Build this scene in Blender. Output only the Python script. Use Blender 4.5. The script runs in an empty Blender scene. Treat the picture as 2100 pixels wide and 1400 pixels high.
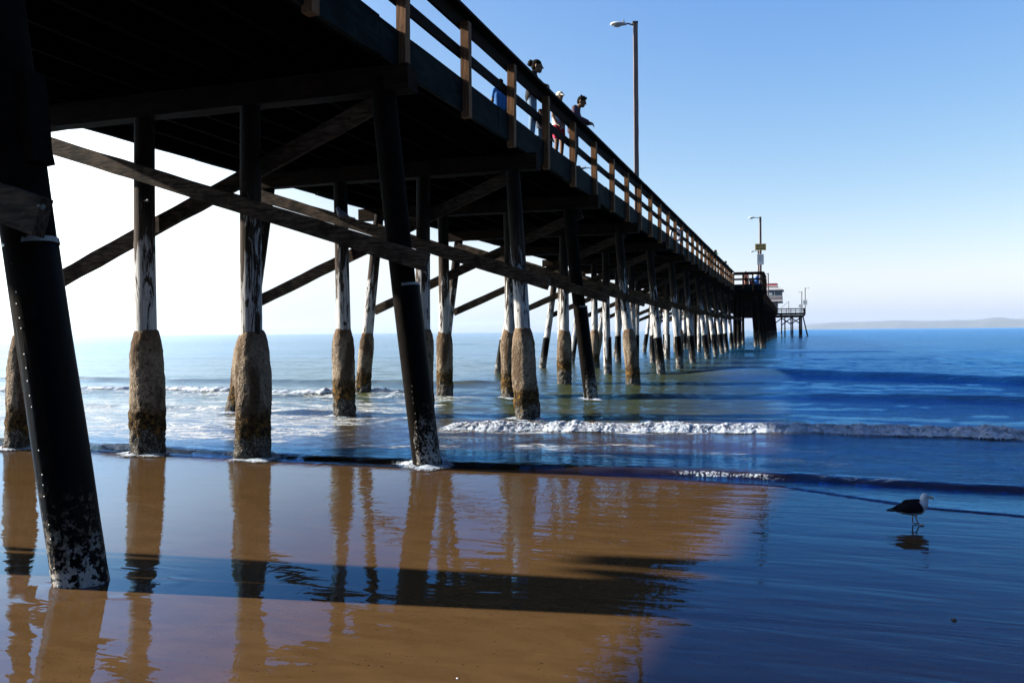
import bpy, bmesh, math, random
import numpy as np
from mathutils import Vector, Matrix, noise as mnoise, Quaternion

random.seed(7)
scene = bpy.context.scene
COL = scene.collection
R = math.radians
PI = math.pi

# ------------------------------------------------------------------ materials
class NT:
    def __init__(s, name):
        s.m = bpy.data.materials.new(name); s.m.use_nodes = True
        s.t = s.m.node_tree; s.t.nodes.clear()
        s.out = s.t.nodes.new('ShaderNodeOutputMaterial')
    def n(s, typ, ins=None, **props):
        nd = s.t.nodes.new(typ)
        for k, v in props.items(): setattr(nd, k, v)
        for k, v in (ins or {}).items(): s.set(nd, k, v)
        return nd
    def set(s, nd, k, v):
        sock = nd.inputs[k]
        if isinstance(v, bpy.types.NodeSocket): s.t.links.new(v, sock)
        elif isinstance(v, (tuple, list)) and sock.type == 'RGBA' and len(v) == 3: sock.default_value = (*v, 1)
        else: sock.default_value = v
    def math(s, op, a, b=0.0, c=0.0, clamp=False):
        nd = s.n('ShaderNodeMath', operation=op, use_clamp=clamp)
        s.set(nd, 0, a); s.set(nd, 1, b)
        if op in ('MULTIPLY_ADD', 'SMOOTH_MIN'): s.set(nd, 2, c)
        return nd.outputs[0]
    def maprange(s, v, a, b, c=0.0, d=1.0, smooth=True):
        nd = s.n('ShaderNodeMapRange', interpolation_type='SMOOTHSTEP' if smooth else 'LINEAR')
        for i, x in enumerate((v, a, b, c, d)): s.set(nd, i, x)
        return nd.outputs[0]
    def mix(s, f, a, b):
        nd = s.n('ShaderNodeMix', data_type='RGBA')
        s.set(nd, 0, f); s.set(nd, 6, a); s.set(nd, 7, b)
        return nd.outputs[2]
    def coord(s, kind='Object', scale=(1, 1, 1), rot=(0, 0, 0)):
        if kind == 'World': src = s.n('ShaderNodeNewGeometry').outputs['Position']
        else: src = s.n('ShaderNodeTexCoord').outputs[kind]
        mp = s.n('ShaderNodeMapping'); s.set(mp, 'Vector', src)
        mp.inputs['Scale'].default_value = scale; mp.inputs['Rotation'].default_value = rot
        return mp.outputs[0]
    def noise(s, vec, scale, detail=4, rough=.55, dist=0.0):
        nd = s.n('ShaderNodeTexNoise'); s.set(nd, 'Vector', vec)
        nd.inputs['Scale'].default_value = scale; nd.inputs['Detail'].default_value = detail
        nd.inputs['Roughness'].default_value = rough; nd.inputs['Distortion'].default_value = dist
        return nd.outputs[0]
    def bump(s, h, strength=.5, dist=.02, normal=None):
        nd = s.n('ShaderNodeBump'); s.set(nd, 'Height', h)
        s.set(nd, 'Strength', strength); s.set(nd, 'Distance', dist)
        if normal is not None: s.set(nd, 'Normal', normal)
        return nd.outputs[0]
    def worldz(s):
        g = s.n('ShaderNodeNewGeometry'); x = s.n('ShaderNodeSeparateXYZ'); s.set(x, 0, g.outputs['Position'])
        return x.outputs
    def principled(s, color, rough=.6, normal=None, **kw):
        p = s.n('ShaderNodeBsdfPrincipled')
        s.set(p, 'Base Color', color); s.set(p, 'Roughness', rough)
        if normal is not None: s.set(p, 'Normal', normal)
        for k, v in kw.items(): s.set(p, k.replace('_', ' '), v)
        return p.outputs[0]
    def done(s, sh):
        s.t.links.new(sh, s.out.inputs['Surface']); return s.m

def simple(name, c, rough=.6, var=.25, nscale=8, metallic=0.0, stretch=(1, 1, 1), spec=.5):
    t = NT(name); v = t.coord('Object', stretch)
    n = t.noise(v, nscale, 5)
    f = t.maprange(n, .3, .7)
    dk = tuple(x * (1 - var) for x in c); lt = tuple(min(1, x * (1 + var)) for x in c)
    col = t.mix(f, dk, lt)
    return t.done(t.principled(col, rough, t.bump(n, .25, .01), Metallic=metallic, Specular_IOR_Level=spec))

def wood(name, c, dark, rough=.75, nscale=3, stretch=(9, 9, .8), stain=.5, bump=.5, spec=.3):
    t = NT(name)
    v = t.coord('Object', stretch); v2 = t.coord('Object', (1, 1, 1))
    g = t.noise(v, nscale, 7, .65, .6)
    st = t.noise(v2, 2.2, 4, .6)
    f = t.maprange(g, .32, .68)
    col = t.mix(f, dark, c)
    sf = t.math('MULTIPLY', t.maprange(st, .45, .7), stain)
    col = t.mix(sf, col, tuple(x * .35 for x in dark))
    return t.done(t.principled(col, rough, t.bump(g, bump, .012), Specular_IOR_Level=spec * .15))

M = {}
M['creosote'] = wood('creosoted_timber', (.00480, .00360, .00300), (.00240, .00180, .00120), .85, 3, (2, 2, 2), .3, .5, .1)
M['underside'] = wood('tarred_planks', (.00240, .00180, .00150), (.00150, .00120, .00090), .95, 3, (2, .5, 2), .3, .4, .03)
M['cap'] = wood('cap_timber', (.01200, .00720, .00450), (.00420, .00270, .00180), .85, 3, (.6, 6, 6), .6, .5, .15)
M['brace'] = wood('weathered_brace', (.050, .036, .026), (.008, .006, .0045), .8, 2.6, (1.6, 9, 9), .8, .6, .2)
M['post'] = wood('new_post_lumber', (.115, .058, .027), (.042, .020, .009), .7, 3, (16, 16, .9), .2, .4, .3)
M['rail'] = wood('rail_lumber', (.00840, .00600, .00450), (.00360, .00270, .00210), .75, 3, (9, .6, 9), .3, .4, .15)

def fascia_mat():
    t = NT('stained_fascia'); v = t.coord('World', (1, 1, 1)); v2 = t.coord('World', (1, .8, 3))
    n = t.noise(v2, 1.6, 6, .65, 1.2); n2 = t.noise(v, 7, 5, .7)
    col = t.mix(t.maprange(n, .38, .66), (.00180, .00300, .00300), (.00540, .00930, .00930))
    col = t.mix(t.math('MULTIPLY', t.maprange(n2, .6, .72), t.maprange(n, .5, .7)), col, (.018, .026, .027))
    col = t.mix(t.maprange(n2, .36, .26), col, (.008, .009, .008))
    return t.done(t.principled(col, .75, t.bump(n2, .5, .01), Specular_IOR_Level=.02))
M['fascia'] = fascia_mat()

def painted_mat():
    t = NT('peeling_white_paint')
    oi = t.n('ShaderNodeObjectInfo'); z = t.worldz()[2]
    tc = t.n('ShaderNodeTexCoord').outputs['Object']
    off = t.n('ShaderNodeVectorMath', operation='ADD'); t.set(off, 0, tc)
    sc = t.n('ShaderNodeCombineXYZ'); 
    rr = t.math('MULTIPLY', oi.outputs['Random'], 37.0)
    t.set(sc, 0, rr); t.set(sc, 2, rr); t.set(off, 1, sc.outputs[0])
    mp = t.n('ShaderNodeMapping'); t.set(mp, 'Vector', off.outputs[0]); mp.inputs['Scale'].default_value = (7, 7, 1.3)
    mp2 = t.n('ShaderNodeMapping'); t.set(mp2, 'Vector', off.outputs[0]); mp2.inputs['Scale'].default_value = (22, 22, 1.6)
    g = t.noise(mp2.outputs[0], 1.2, 6, .65, .4)
    pl = t.noise(mp.outputs[0], 1.3, 8, .68, .7)
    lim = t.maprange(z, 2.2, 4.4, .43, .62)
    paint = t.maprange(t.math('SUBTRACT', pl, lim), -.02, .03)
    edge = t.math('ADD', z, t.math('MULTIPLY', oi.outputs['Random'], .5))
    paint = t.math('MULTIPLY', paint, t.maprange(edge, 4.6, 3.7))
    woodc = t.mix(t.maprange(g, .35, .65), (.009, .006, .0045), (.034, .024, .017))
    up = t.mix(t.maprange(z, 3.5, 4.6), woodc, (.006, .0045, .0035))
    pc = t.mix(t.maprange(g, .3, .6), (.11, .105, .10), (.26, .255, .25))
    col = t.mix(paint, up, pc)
    h = t.math('ADD', t.math('MULTIPLY', paint, .5), g)
    return t.done(t.principled(col, .8, t.bump(h, .8, .012), Specular_IOR_Level=.04))
M['painted'] = painted_mat()

def jacket_mat():
    t = NT('encrusted_concrete')
    oi = t.n('ShaderNodeObjectInfo'); z = t.worldz()[2]
    v = t.coord('World', (1, 1, 1)); vs = t.coord('World', (1, 1, .28))
    big = t.noise(vs, 3.0, 5, .6, .5); fine = t.noise(v, 24, 5, .7); mid = t.noise(v, 9, 5, .65)
    vor = t.n('ShaderNodeTexVoronoi'); t.set(vor, 'Vector', v); vor.inputs['Scale'].default_value = 32
    zz = t.math('ADD', t.math('ADD', z, t.math('MULTIPLY', oi.outputs['Random'], .22)), t.math('MULTIPLY', t.math('SUBTRACT', t.math('ADD', t.math('MULTIPLY', mid, .5), t.math('MULTIPLY', big, .5)), .5), 1.0))
    tan = t.mix(t.maprange(t.math('ADD', t.math('MULTIPLY', fine, .5), t.math('MULTIPLY', mid, .5)), .36, .62), (.052, .039, .027), (.170, .134, .098))
    tan = t.mix(t.math('MULTIPLY', t.maprange(big, .46, .60), .85), tan, (.03, .018, .010))
    tan = t.mix(t.math('MULTIPLY', t.maprange(mid, .55, .66), .8), tan, (.016, .012, .009))
    tan = t.mix(t.math('MULTIPLY', t.maprange(z, 1.55, 1.95), .55), tan, (.06, .034, .018))
    mus = t.mix(t.maprange(fine, .38, .62), (.005, .004, .003), (.045, .028, .011))
    mus = t.mix(t.math('MULTIPLY', t.maprange(mid, .52, .64), .7), mus, (.12, .062, .016))
    bar = t.mix(t.maprange(vor.outputs['Distance'], .15, .6), (.135, .128, .115), (.030, .025, .020))
    bar = t.mix(t.math('MULTIPLY', t.maprange(mid, .46, .60), .85), bar, (.012, .010, .008))
    col = t.mix(t.maprange(zz, 1.0, .78), tan, mus)
    col = t.mix(t.maprange(zz, .55, .42), col, bar)
    h = t.math('ADD', fine, t.math('MULTIPLY', vor.outputs['Distance'], .6))
    return t.done(t.principled(col, .9, t.bump(h, 1.0, .022), Specular_IOR_Level=.03))
M['jacket'] = jacket_mat()

def sleeve_mat():
    t = NT('black_wrap'); z = t.worldz()[2]
    v = t.coord('World', (1, 1, 1)); fine = t.noise(v, 26, 6, .7); mid = t.noise(v, 7, 6, .72)
    wav = t.noise(t.coord('World', (1, 1, .35)), 5, 3, .5)
    col = t.mix(t.maprange(wav, .3, .7), (.0006, .0006, .0008), (.0014, .0014, .0016))
    zl = t.math('ADD', z, t.math('MULTIPLY', mid, -.9))
    m = t.math('MULTIPLY', t.maprange(zl, .25, -.15), t.maprange(t.math('ADD', fine, t.math('MULTIPLY', mid, .6)), .78, .86))
    col = t.mix(m, col, (.19, .185, .175))
    low = t.math('MULTIPLY', t.maprange(zl, .6, .1), t.maprange(fine, .5, .6))
    col = t.mix(t.math('MULTIPLY', low, .5), col, (.11, .08, .05))
    rg = t.math('ADD', .45, t.math('MULTIPLY', m, .5))
    return t.done(t.principled(col, rg, t.bump(t.math('ADD', t.math('MULTIPLY', wav, 1.5), t.math('MULTIPLY', m, .8)), .5, .012), Specular_IOR_Level=.025))
M['sleeve'] = sleeve_mat()
M['strap'] = simple('pale_strap', (.085, .085, .08), .5, .3, 20)
M['nail'] = simple('nail_head', (.34, .33, .30), .4, .1, 20)
M['steel'] = simple('galvanised_steel', (.035, .037, .04), .6, .2, 20, .2)
M['pole'] = wood('lamp_pole_wood', (.115, .090, .085), (.065, .050, .048), .75, 3, (10, 10, .5), .15, .3)
M['lamp_white'] = simple('lamp_housing', (.30, .31, .32), .45, .06, 6)
M['glass'] = simple('lamp_lens', (.25, .26, .28), .15, .1, 6)
M['white'] = simple('white_paint', (.36, .36, .35), .5, .05, 6)
M['yellow'] = simple('yellow_sign_face', (.30, .19, .02), .5, .08, 6)
M['blackp'] = simple('black_paint', (.02, .02, .02), .5, .1, 6)
M['siding'] = simple('mauve_siding', (.085, .066, .076), .7, .08, 3)
M['roof'] = simple('grey_roof', (.14, .145, .155), .7, .12, 2)
M['red'] = simple('red_band', (.20, .012, .018), .6, .12, 3)
M['wglass'] = simple('window_glass', (.03, .045, .06), .08, .1, 2)
M['blue'] = simple('blue_plastic', (.012, .09, .32), .45, .08, 5)

SKIN = simple('skin', (.085, .048, .030), .7, .08, 10, spec=.1)
def cloth(name, c): return simple(name, c, .85, .15, 30, spec=.15)
M['hair'] = simple('dark_hair', (.005, .004, .0035), .9, .3, 60, spec=.03)
M['c_black'] = cloth('black_cloth', (.004, .004, .005)); M['c_blue'] = cloth('blue_cloth', (.018, .075, .20))
M['c_denim'] = cloth('denim_cloth', (.07, .11, .16)); M['c_white'] = cloth('white_cloth', (.40, .41, .43))
M['c_red'] = cloth('red_cloth', (.24, .006, .03)); M['c_plum'] = cloth('plum_cloth', (.030, .018, .028))
M['c_dark'] = cloth('dark_trouser_cloth', (.015, .016, .022)); M['c_cream'] = cloth('cream_cap_cloth', (.30, .27, .22))
M['c_green'] = cloth('green_cloth', (.04, .22, .05)); M['c_rose'] = cloth('rose_brown_cloth', (.16, .075, .06))
M['eye'] = simple('eye', (.012, .01, .01), .2, .1, 5)

# ------------------------------------------------------------------ builders
WL = {}
class MB:
    def __init__(s): s.v = []; s.f = []; s.mi = []; s.cur = 0
    def add(s, vs, fs):
        o = len(s.v); s.v += [tuple(v) for v in vs]; s.f += [tuple(i + o for i in f) for f in fs]; s.mi += [s.cur] * len(fs); return s
    def box(s, a, b):
        x0, y0, z0 = a; x1, y1, z1 = b
        return s.add([(x0,y0,z0),(x1,y0,z0),(x1,y1,z0),(x0,y1,z0),(x0,y0,z1),(x1,y0,z1),(x1,y1,z1),(x0,y1,z1)],
                     [(0,3,2,1),(4,5,6,7),(0,1,5,4),(1,2,6,5),(2,3,7,6),(3,0,4,7)])
    def beam(s, p, q, w, h, up=(0, 0, 1), segs=1, jit=0.0, seed=0):
        """board from p to q: w across, h along 'up'; segs > 1 roughens its edges"""
        p = Vector(p); q = Vector(q); d = (q - p).normalized(); u = Vector(up); sd = d.cross(u).normalized(); u = sd.cross(d)
        rg = random.Random(seed); vs = []; fs = []
        for i in range(segs + 1):
            c = p.lerp(q, i / segs)
            for a, b in ((-1, -1), (1, -1), (1, 1), (-1, 1)):
                j = jit * (rg.random() - .5) * 2; k = jit * (rg.random() - .5) * 2
                vs.append(c + sd * (a * w / 2 + j) + u * (b * h / 2 + k))
        for i in range(segs):
            o = 4 * i
            for k in range(4): fs.append((o + k, o + (k + 1) % 4, o + 4 + (k + 1) % 4, o + 4 + k))
        fs.append((3, 2, 1, 0)); o = 4 * segs; fs.append((o, o + 1, o + 2, o + 3))
        return s.add(vs, fs)
    def tube(s, pts, rads, n=12, cap=True, jit=0.0, seed=0):
        rg = random.Random(seed); vs = []; fs = []; pts = [Vector(p) for p in pts]
        ref = None
        for i, p in enumerate(pts):
            d = (pts[min(i + 1, len(pts) - 1)] - pts[max(i - 1, 0)]).normalized()
            if ref is None: ref = Vector((1, 0, 0)) if abs(d.x) < .8 else Vector((0, 1, 0))
            a = (ref - d * ref.dot(d)).normalized(); b = d.cross(a); ref = a
            for k in range(n):
                t = 2 * PI * k / n; r = rads[i] * (1 + jit * (rg.random() - .5))
                vs.append(p + a * (r * math.cos(t)) + b * (r * math.sin(t)))
        for i in range(len(pts) - 1):
            for k in range(n):
                fs.append((i * n + k, i * n + (k + 1) % n, (i + 1) * n + (k + 1) % n, (i + 1) * n + k))
        if cap: fs.append(tuple(range(n - 1, -1, -1))); fs.append(tuple((len(pts) - 1) * n + k for k in range(n)))
        return s.add(vs, fs)
    def ball(s, c, r, n=12, m=8):
        c = Vector(c); r = Vector(r) if hasattr(r, '__len__') else Vector((r, r, r)); vs = [c + Vector((0, 0, -r.z))]; fs = []
        for i in range(1, m):
            ph = -PI / 2 + PI * i / m
            for k in range(n):
                t = 2 * PI * k / n; vs.append(c + Vector((r.x * math.cos(ph) * math.cos(t), r.y * math.cos(ph) * math.sin(t), r.z * math.sin(ph))))
        vs.append(c + Vector((0, 0, r.z)))
        for k in range(n): fs.append((0, 1 + (k + 1) % n, 1 + k))
        for i in range(m - 2):
            for k in range(n):
                a = 1 + i * n; fs.append((a + k, a + (k + 1) % n, a + n + (k + 1) % n, a + n + k))
        a = 1 + (m - 2) * n; tp = len(vs) - 1
        for k in range(n): fs.append((a + k, a + (k + 1) % n, tp))
        return s.add(vs, fs)
    def capsule(s, p, q, r0, r1, n=12):
        p = Vector(p); q = Vector(q); d = q - p; L = d.length
        if L < 1e-5: return s.ball(p, r0, n)
        d /= L; pts = []; rad = []
        for t in (-.98, -.8, -.5, 0): pts.append(p + d * (r0 * t)); rad.append(r0 * math.sqrt(1 - t * t))
        for t in (0, .5, .8, .98): pts.append(q + d * (r1 * t)); rad.append(r1 * math.sqrt(1 - t * t))
        return s.tube(pts, rad, n)
    def mesh(s, name, mats):
        me = bpy.data.meshes.new(name); me.from_pydata(s.v, [], s.f); 
        for m in (mats if isinstance(mats, (list, tuple)) else [mats]): me.materials.append(m)
        if any(s.mi): me.polygons.foreach_set('material_index', s.mi)
        me.update(); return me

def smooth(me, on=True):
    me.polygons.foreach_set('use_smooth', [on] * len(me.polygons)); me.update()

def build(name, mb, mats, parent=None, sm=False, local=False):
    """link one mesh object. World coordinates unless local; its origin goes to its middle"""
    if not local:
        arr = np.array(mb.v); c = Vector(((arr.min(0) + arr.max(0)) / 2).tolist())
        pw = WL.get(parent.name, Vector((0, 0, 0))) if parent else Vector((0, 0, 0))
        mb.v = [(x - c.x, y - c.y, z - c.z) for x, y, z in mb.v]
    o = bpy.data.objects.new(name, mb.mesh(name, mats)); COL.objects.link(o)
    if sm: smooth(o.data)
    if parent: o.parent = parent
    if not local:
        o.location = c - pw; WL[o.name] = c
    return o

def put(name, me, parent=None, loc=(0, 0, 0)):
    o = bpy.data.objects.new(name, me); COL.objects.link(o); o.location = loc
    if parent: o.parent = parent
    return o

def thing(name, label, cat, loc=(0, 0, 0), rz=0.0, group=None):
    o = bpy.data.objects.new(name, None); COL.objects.link(o); o.location = loc; o.rotation_euler = (0, 0, rz)
    o['label'] = label; o['category'] = cat; o.empty_display_size = .2
    if group: o['group'] = group
    WL[o.name] = Vector(loc); return o

def setting(o, label=None, kind='structure', cat=None):
    o['kind'] = kind
    if label: o['label'] = label
    if cat: o['category'] = cat

def np_mesh(name, V, F, mats, attrs=None, sm=True):
    me = bpy.data.meshes.new(name); V = np.asarray(V, dtype=np.float32); F = np.asarray(F, dtype=np.int32)
    me.vertices.add(len(V)); me.vertices.foreach_set('co', V.ravel())
    me.loops.add(F.size); me.loops.foreach_set('vertex_index', F.ravel())
    me.polygons.add(len(F)); me.polygons.foreach_set('loop_start', np.arange(0, F.size, 4, dtype=np.int32))
    me.polygons.foreach_set('loop_total', np.full(len(F), 4, dtype=np.int32))
    for k, a in (attrs or {}).items():
        at = me.attributes.new(k, 'FLOAT', 'POINT'); at.data.foreach_set('value', np.asarray(a, dtype=np.float32).ravel())
    for m in (mats if isinstance(mats, (list, tuple)) else [mats]): me.materials.append(m)
    me.update(calc_edges=True); me.validate()
    if sm: smooth(me)
    return me

def grid_faces(nr, nc):
    i = np.arange(nr - 1)[:, None] * nc + np.arange(nc - 1)[None, :]
    return np.stack([i, i + 1, i + nc + 1, i + nc], -1).reshape(-1, 4)

# ------------------------------------------------------------------ camera
HEYE = 1.9
cam = bpy.data.objects.new('camera', bpy.data.cameras.new('camera')); COL.objects.link(cam)
cam.data.lens = 30.0; cam.data.sensor_width = 36.0; cam.data.clip_start = .05; cam.data.clip_end = 30000
cam.matrix_world = Matrix.Translation((0, 0, HEYE)) @ Matrix.Rotation(R(18.2), 4, 'Z') @ Matrix.Rotation(R(90 - .64), 4, 'X') @ Matrix.Rotation(R(-.52), 4, 'Z')
scene.camera = cam

# ------------------------------------------------------------------ light
SUN_EL = 24.7
sdir = Vector((-math.cos(R(8.8)) * math.cos(R(SUN_EL)), -math.sin(R(8.8)) * math.cos(R(SUN_EL)), math.sin(R(SUN_EL))))
sun = bpy.data.objects.new('sun', bpy.data.lights.new('sun', 'SUN')); COL.objects.link(sun)
sun.data.energy = 5.0; sun.data.angle = R(.8); sun.data.color = (1.0, .93, .82)
sun.rotation_euler = sdir.to_track_quat('Z', 'Y').to_euler(); sun.location = sdir * 60
w = bpy.data.worlds.new('World'); scene.world = w; w.use_nodes = True
nt = w.node_tree; nt.nodes.clear()
sky = nt.nodes.new('ShaderNodeTexSky'); sky.sky_type = 'NISHITA'; sky.sun_disc = False
sky.sun_elevation = R(SUN_EL); sky.sun_rotation = R(-98.8)
sky.altitude = 0; sky.air_density = .6; sky.dust_density = 1.4; sky.ozone_density = 1.0
bg = nt.nodes.new('ShaderNodeBackground'); bg.inputs[1].default_value = .05
wo = nt.nodes.new('ShaderNodeOutputWorld')
# a deep, clear sky: each channel gets its own contrast
sp = nt.nodes.new('ShaderNodeSeparateColor'); cb_ = nt.nodes.new('ShaderNodeCombineColor'); nt.links.new(sky.outputs[0], sp.inputs[0])
chan = []
for i, (g, k) in enumerate(((1.5, .77), (1.0, 1.03), (.35, 2.24))):
    pw = nt.nodes.new('ShaderNodeMath'); pw.operation = 'POWER'; pw.inputs[1].default_value = g
    ml = nt.nodes.new('ShaderNodeMath'); ml.operation = 'MULTIPLY'; ml.inputs[1].default_value = k
    nt.links.new(sp.outputs[i], pw.inputs[0]); nt.links.new(pw.outputs[0], ml.inputs[0]); chan.append(ml.outputs[0])
mg = nt.nodes.new('ShaderNodeMath'); mg.operation = 'MINIMUM'; nt.links.new(chan[1], mg.inputs[0]); nt.links.new(chan[2], mg.inputs[1]); chan[1] = mg.outputs[0]
gl_ = nt.nodes.new('ShaderNodeMath'); gl_.operation = 'MULTIPLY'; gl_.inputs[1].default_value = .93; nt.links.new(chan[1], gl_.inputs[0])
mn = nt.nodes.new('ShaderNodeMath'); mn.operation = 'MINIMUM'; nt.links.new(chan[0], mn.inputs[0]); nt.links.new(gl_.outputs[0], mn.inputs[1]); chan[0] = mn.outputs[0]
for i in range(3): nt.links.new(chan[i], cb_.inputs[i])
# the bright aureole round the sun
tc_ = nt.nodes.new('ShaderNodeTexCoord'); dt_ = nt.nodes.new('ShaderNodeVectorMath'); dt_.operation = 'DOT_PRODUCT'
dt_.inputs[1].default_value = sdir; nt.links.new(tc_.outputs['Generated'], dt_.inputs[0])
mr_ = nt.nodes.new('ShaderNodeMapRange'); mr_.interpolation_type = 'SMOOTHSTEP'
for i, v in enumerate((.36, .80, 1.0, 2.6)): mr_.inputs[i + 1].default_value = v
nt.links.new(dt_.outputs['Value'], mr_.inputs[0])
vm_ = nt.nodes.new('ShaderNodeVectorMath'); vm_.operation = 'SCALE'; nt.links.new(cb_.outputs[0], vm_.inputs[0]); nt.links.new(mr_.outputs[0], vm_.inputs['Scale'])
nt.links.new(vm_.outputs[0], bg.inputs[0]); nt.links.new(bg.outputs[0], wo.inputs[0])
vs = scene.view_settings
scene.display_settings.display_device = 'sRGB'
vs.view_transform = 'Standard'; vs.look = 'None'; vs.gamma = 1.0; vs.use_curve_mapping = False; vs.exposure = 2.4
scene.cycles.use_denoising = True
scene.cycles.max_bounces = 8; scene.cycles.transparent_max_bounces = 12
scene.cycles.sample_clamp_indirect = 6.0

# ------------------------------------------------------------------ terrain and water
def sand_z(Y):
    Y = np.asarray(Y, dtype=float)
    z = .045 * (11.2 - Y)
    z = np.where(Y < -6, .774 + .07 * (-6 - Y), z)
    z = np.minimum(z, 2.6) + 25 * np.clip((-22 - Y) / 38, 0, 1) ** 1.3  # last term: unseen bluff added behind the camera to cut low sky fill
    return np.maximum(z, -4.5)

TINT = (.17, .53, 1.0, 1)        # blue put into the sea's reflection to deepen the mirrored sky
def sand_mat():
    t = NT('wet_sand'); pos = t.coord('World', (1, 1, 1)); xyz = t.worldz()
    fine = t.noise(pos, 160, 3, .6); mid = t.noise(t.coord('World', (.8, 2.2, 1)), 3.0, 5, .6, .6); spk = t.noise(pos, 34, 3, .6)
    col = t.mix(t.maprange(mid, .3, .7), (.043, .0245, .0100), (.056, .0325, .0140))
    col = t.mix(t.math('MULTIPLY', t.maprange(fine, .45, .75), .35), col, (.024, .013, .006))
    col = t.mix(t.maprange(spk, .66, .72), col, (.018, .011, .006))
    col = t.mix(t.maprange(xyz[1], -20, -28), col, (.035, .04, .02))     # scrub colour on the added, unseen bluff that blocks sky light
    # a sheet of water a few millimetres deep lies on the sand: long undulations and small ripples in its surface
    near = t.maprange(xyz[1], 3.0, 10.5, 0.0, 1.0)
    right = t.maprange(xyz[0], -3.2, .6, 0.0, 1.0)
    u1 = t.noise(t.coord('World', (.55, 2.0, 1), (0, 0, R(6))), 1.7, 2, .45, .5)
    u2 = t.noise(t.coord('World', (.9, 4.5, 1), (0, 0, R(-8))), 1.9, 2, .5, .6)
    r1 = t.noise(t.coord('World', (2.4, 1.0, 1), (0, 0, R(12))), 3.6, 3, .55, .8)
    h = t.math('MULTIPLY', u1, t.math('ADD', .40, t.math('MULTIPLY', right, .9)))
    h = t.math('ADD', h, t.math('MULTIPLY', u2, t.math('ADD', .05, t.math('MULTIPLY', right, .17))))
    r1 = t.math('MULTIPLY', r1, t.math('ADD', .07, t.math('MULTIPLY', t.math('POWER', near, 2.0), .38)))
    h = t.math('ADD', h, r1)
    # the collar of water pushed up round the foot of the nearest pile
    dv = t.n('ShaderNodeVectorMath', operation='DISTANCE'); t.set(dv, 0, t.coord('World', (1, .8, 0))); dv.inputs[1].default_value = (-4.16, 3.52, 0)
    ringw = t.math('MULTIPLY', t.maprange(dv.outputs['Value'], .26, .36), t.maprange(dv.outputs['Value'], .50, .37))
    h = t.math('ADD', h, t.math('MULTIPLY', ringw, t.math('MULTIPLY', t.maprange(u1, .40, .62), .42)))
    nb = t.bump(h, 1.0, .009)
    d = t.n('ShaderNodeBsdfDiffuse'); t.set(d, 'Color', col); t.set(d, 'Normal', t.bump(fine, .3, .004))
    fr = t.n('ShaderNodeFresnel'); t.set(fr, 'IOR', 1.333); t.set(fr, 'Normal', nb)
    g = t.n('ShaderNodeBsdfGlossy'); t.set(g, 'Color', t.mix(t.maprange(xyz[0], -2.5, -6.5), (.08, .30, .66), (.36, .57, .84))); t.set(g, 'Roughness', .012); t.set(g, 'Normal', nb)  # film reflection tinted blue for a deeper mirrored sky, paler to the left
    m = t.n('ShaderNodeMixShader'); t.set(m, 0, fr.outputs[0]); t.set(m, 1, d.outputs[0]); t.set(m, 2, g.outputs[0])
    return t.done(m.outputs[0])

def axis_steps(bounds):
    out = [bounds[0][0]]
    for a, b, st in bounds:
        n = max(1, int(round((b - a) / st))); out += list(np.linspace(a, b, n + 1)[1:])
    return np.array(out)
xs = axis_steps([(-12000, -2000, 1250), (-2000, -200, 200), (-200, -30, 17), (-30, 30, 1.0), (30, 200, 17), (200, 2000, 200), (2000, 12000, 1250)])
ys = axis_steps([(-300, -40, 26), (-40, 60, 1.0), (60, 400, 34), (400, 14000, 1360)])
XX, YY = np.meshgrid(xs, ys)
ZZ = sand_z(YY)
beach = put('beach', np_mesh('beach', np.stack([XX, YY, ZZ], -1).reshape(-1, 3), grid_faces(len(ys), len(xs)), sand_mat()))
setting(beach, 'wet brown sand with a mirror film of water')

def interp(x, xp, fp): return np.interp(x, xp, fp)
def sstep(a, b, x):
    t = np.clip((x - a) / (b - a), 0, 1); return t * t * (3 - 2 * t)
def edge_front(X): return interp(X, [-40, -14, -10.9, -8, -5, -1.8, 0, 1.5, 3, 6, 14, 40], [12.5, 11.7, 11.35, 11.2, 11.0, 11.15, 11.2, 11.0, 10.8, 10.4, 10.0, 9.5])
def edge_film(X): return interp(X, [-40, -14, -6, -1.8, -.15, .6, 1.25, 2.1, 4, 8, 40], [12.5, 11.65, 10.75, 10.85, 10.65, 9.95, 9.42, 9.28, 9.12, 8.8, 8.3])
def crest_b(X): return interp(X, [-9, -6.4, -3.26, -.2, 3.8, 10, 40], [14.7, 15.1, 15.7, 16.2, 16.6, 17.0, 18])
rs = np.random.RandomState(3)
def wob(X, seed, amp, lam):
    r = np.random.RandomState(seed); s = 0
    for k in range(5):
        s = s + np.sin(X * 2 * PI / (lam * (.35 + .3 * k)) + r.rand() * 6.28) * (.35 + .15 * k) / 2.5
    return amp * s
WAVES = []
for lam, amp, spread, n in ((7.5, .009, .22, 5), (3.2, .006, .35, 6), (1.5, .0038, .6, 9), (.8, .0016, .8, 10)):
    for k in range(n):
        a = rs.normal(0, spread); l = lam * rs.uniform(.7, 1.35)
        WAVES.append((math.sin(a) * 2 * PI / l, math.cos(a) * 2 * PI / l, amp * rs.uniform(.6, 1.2), rs.rand() * 6.28, l))
def swell(d, hgt, front, back):
    """asymmetric crest: d = Y - crest, steep towards the shore (d < 0)"""
    return hgt * np.where(d < 0, np.exp(-(d / front) ** 2), np.exp(-(d / back) ** 2))
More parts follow.
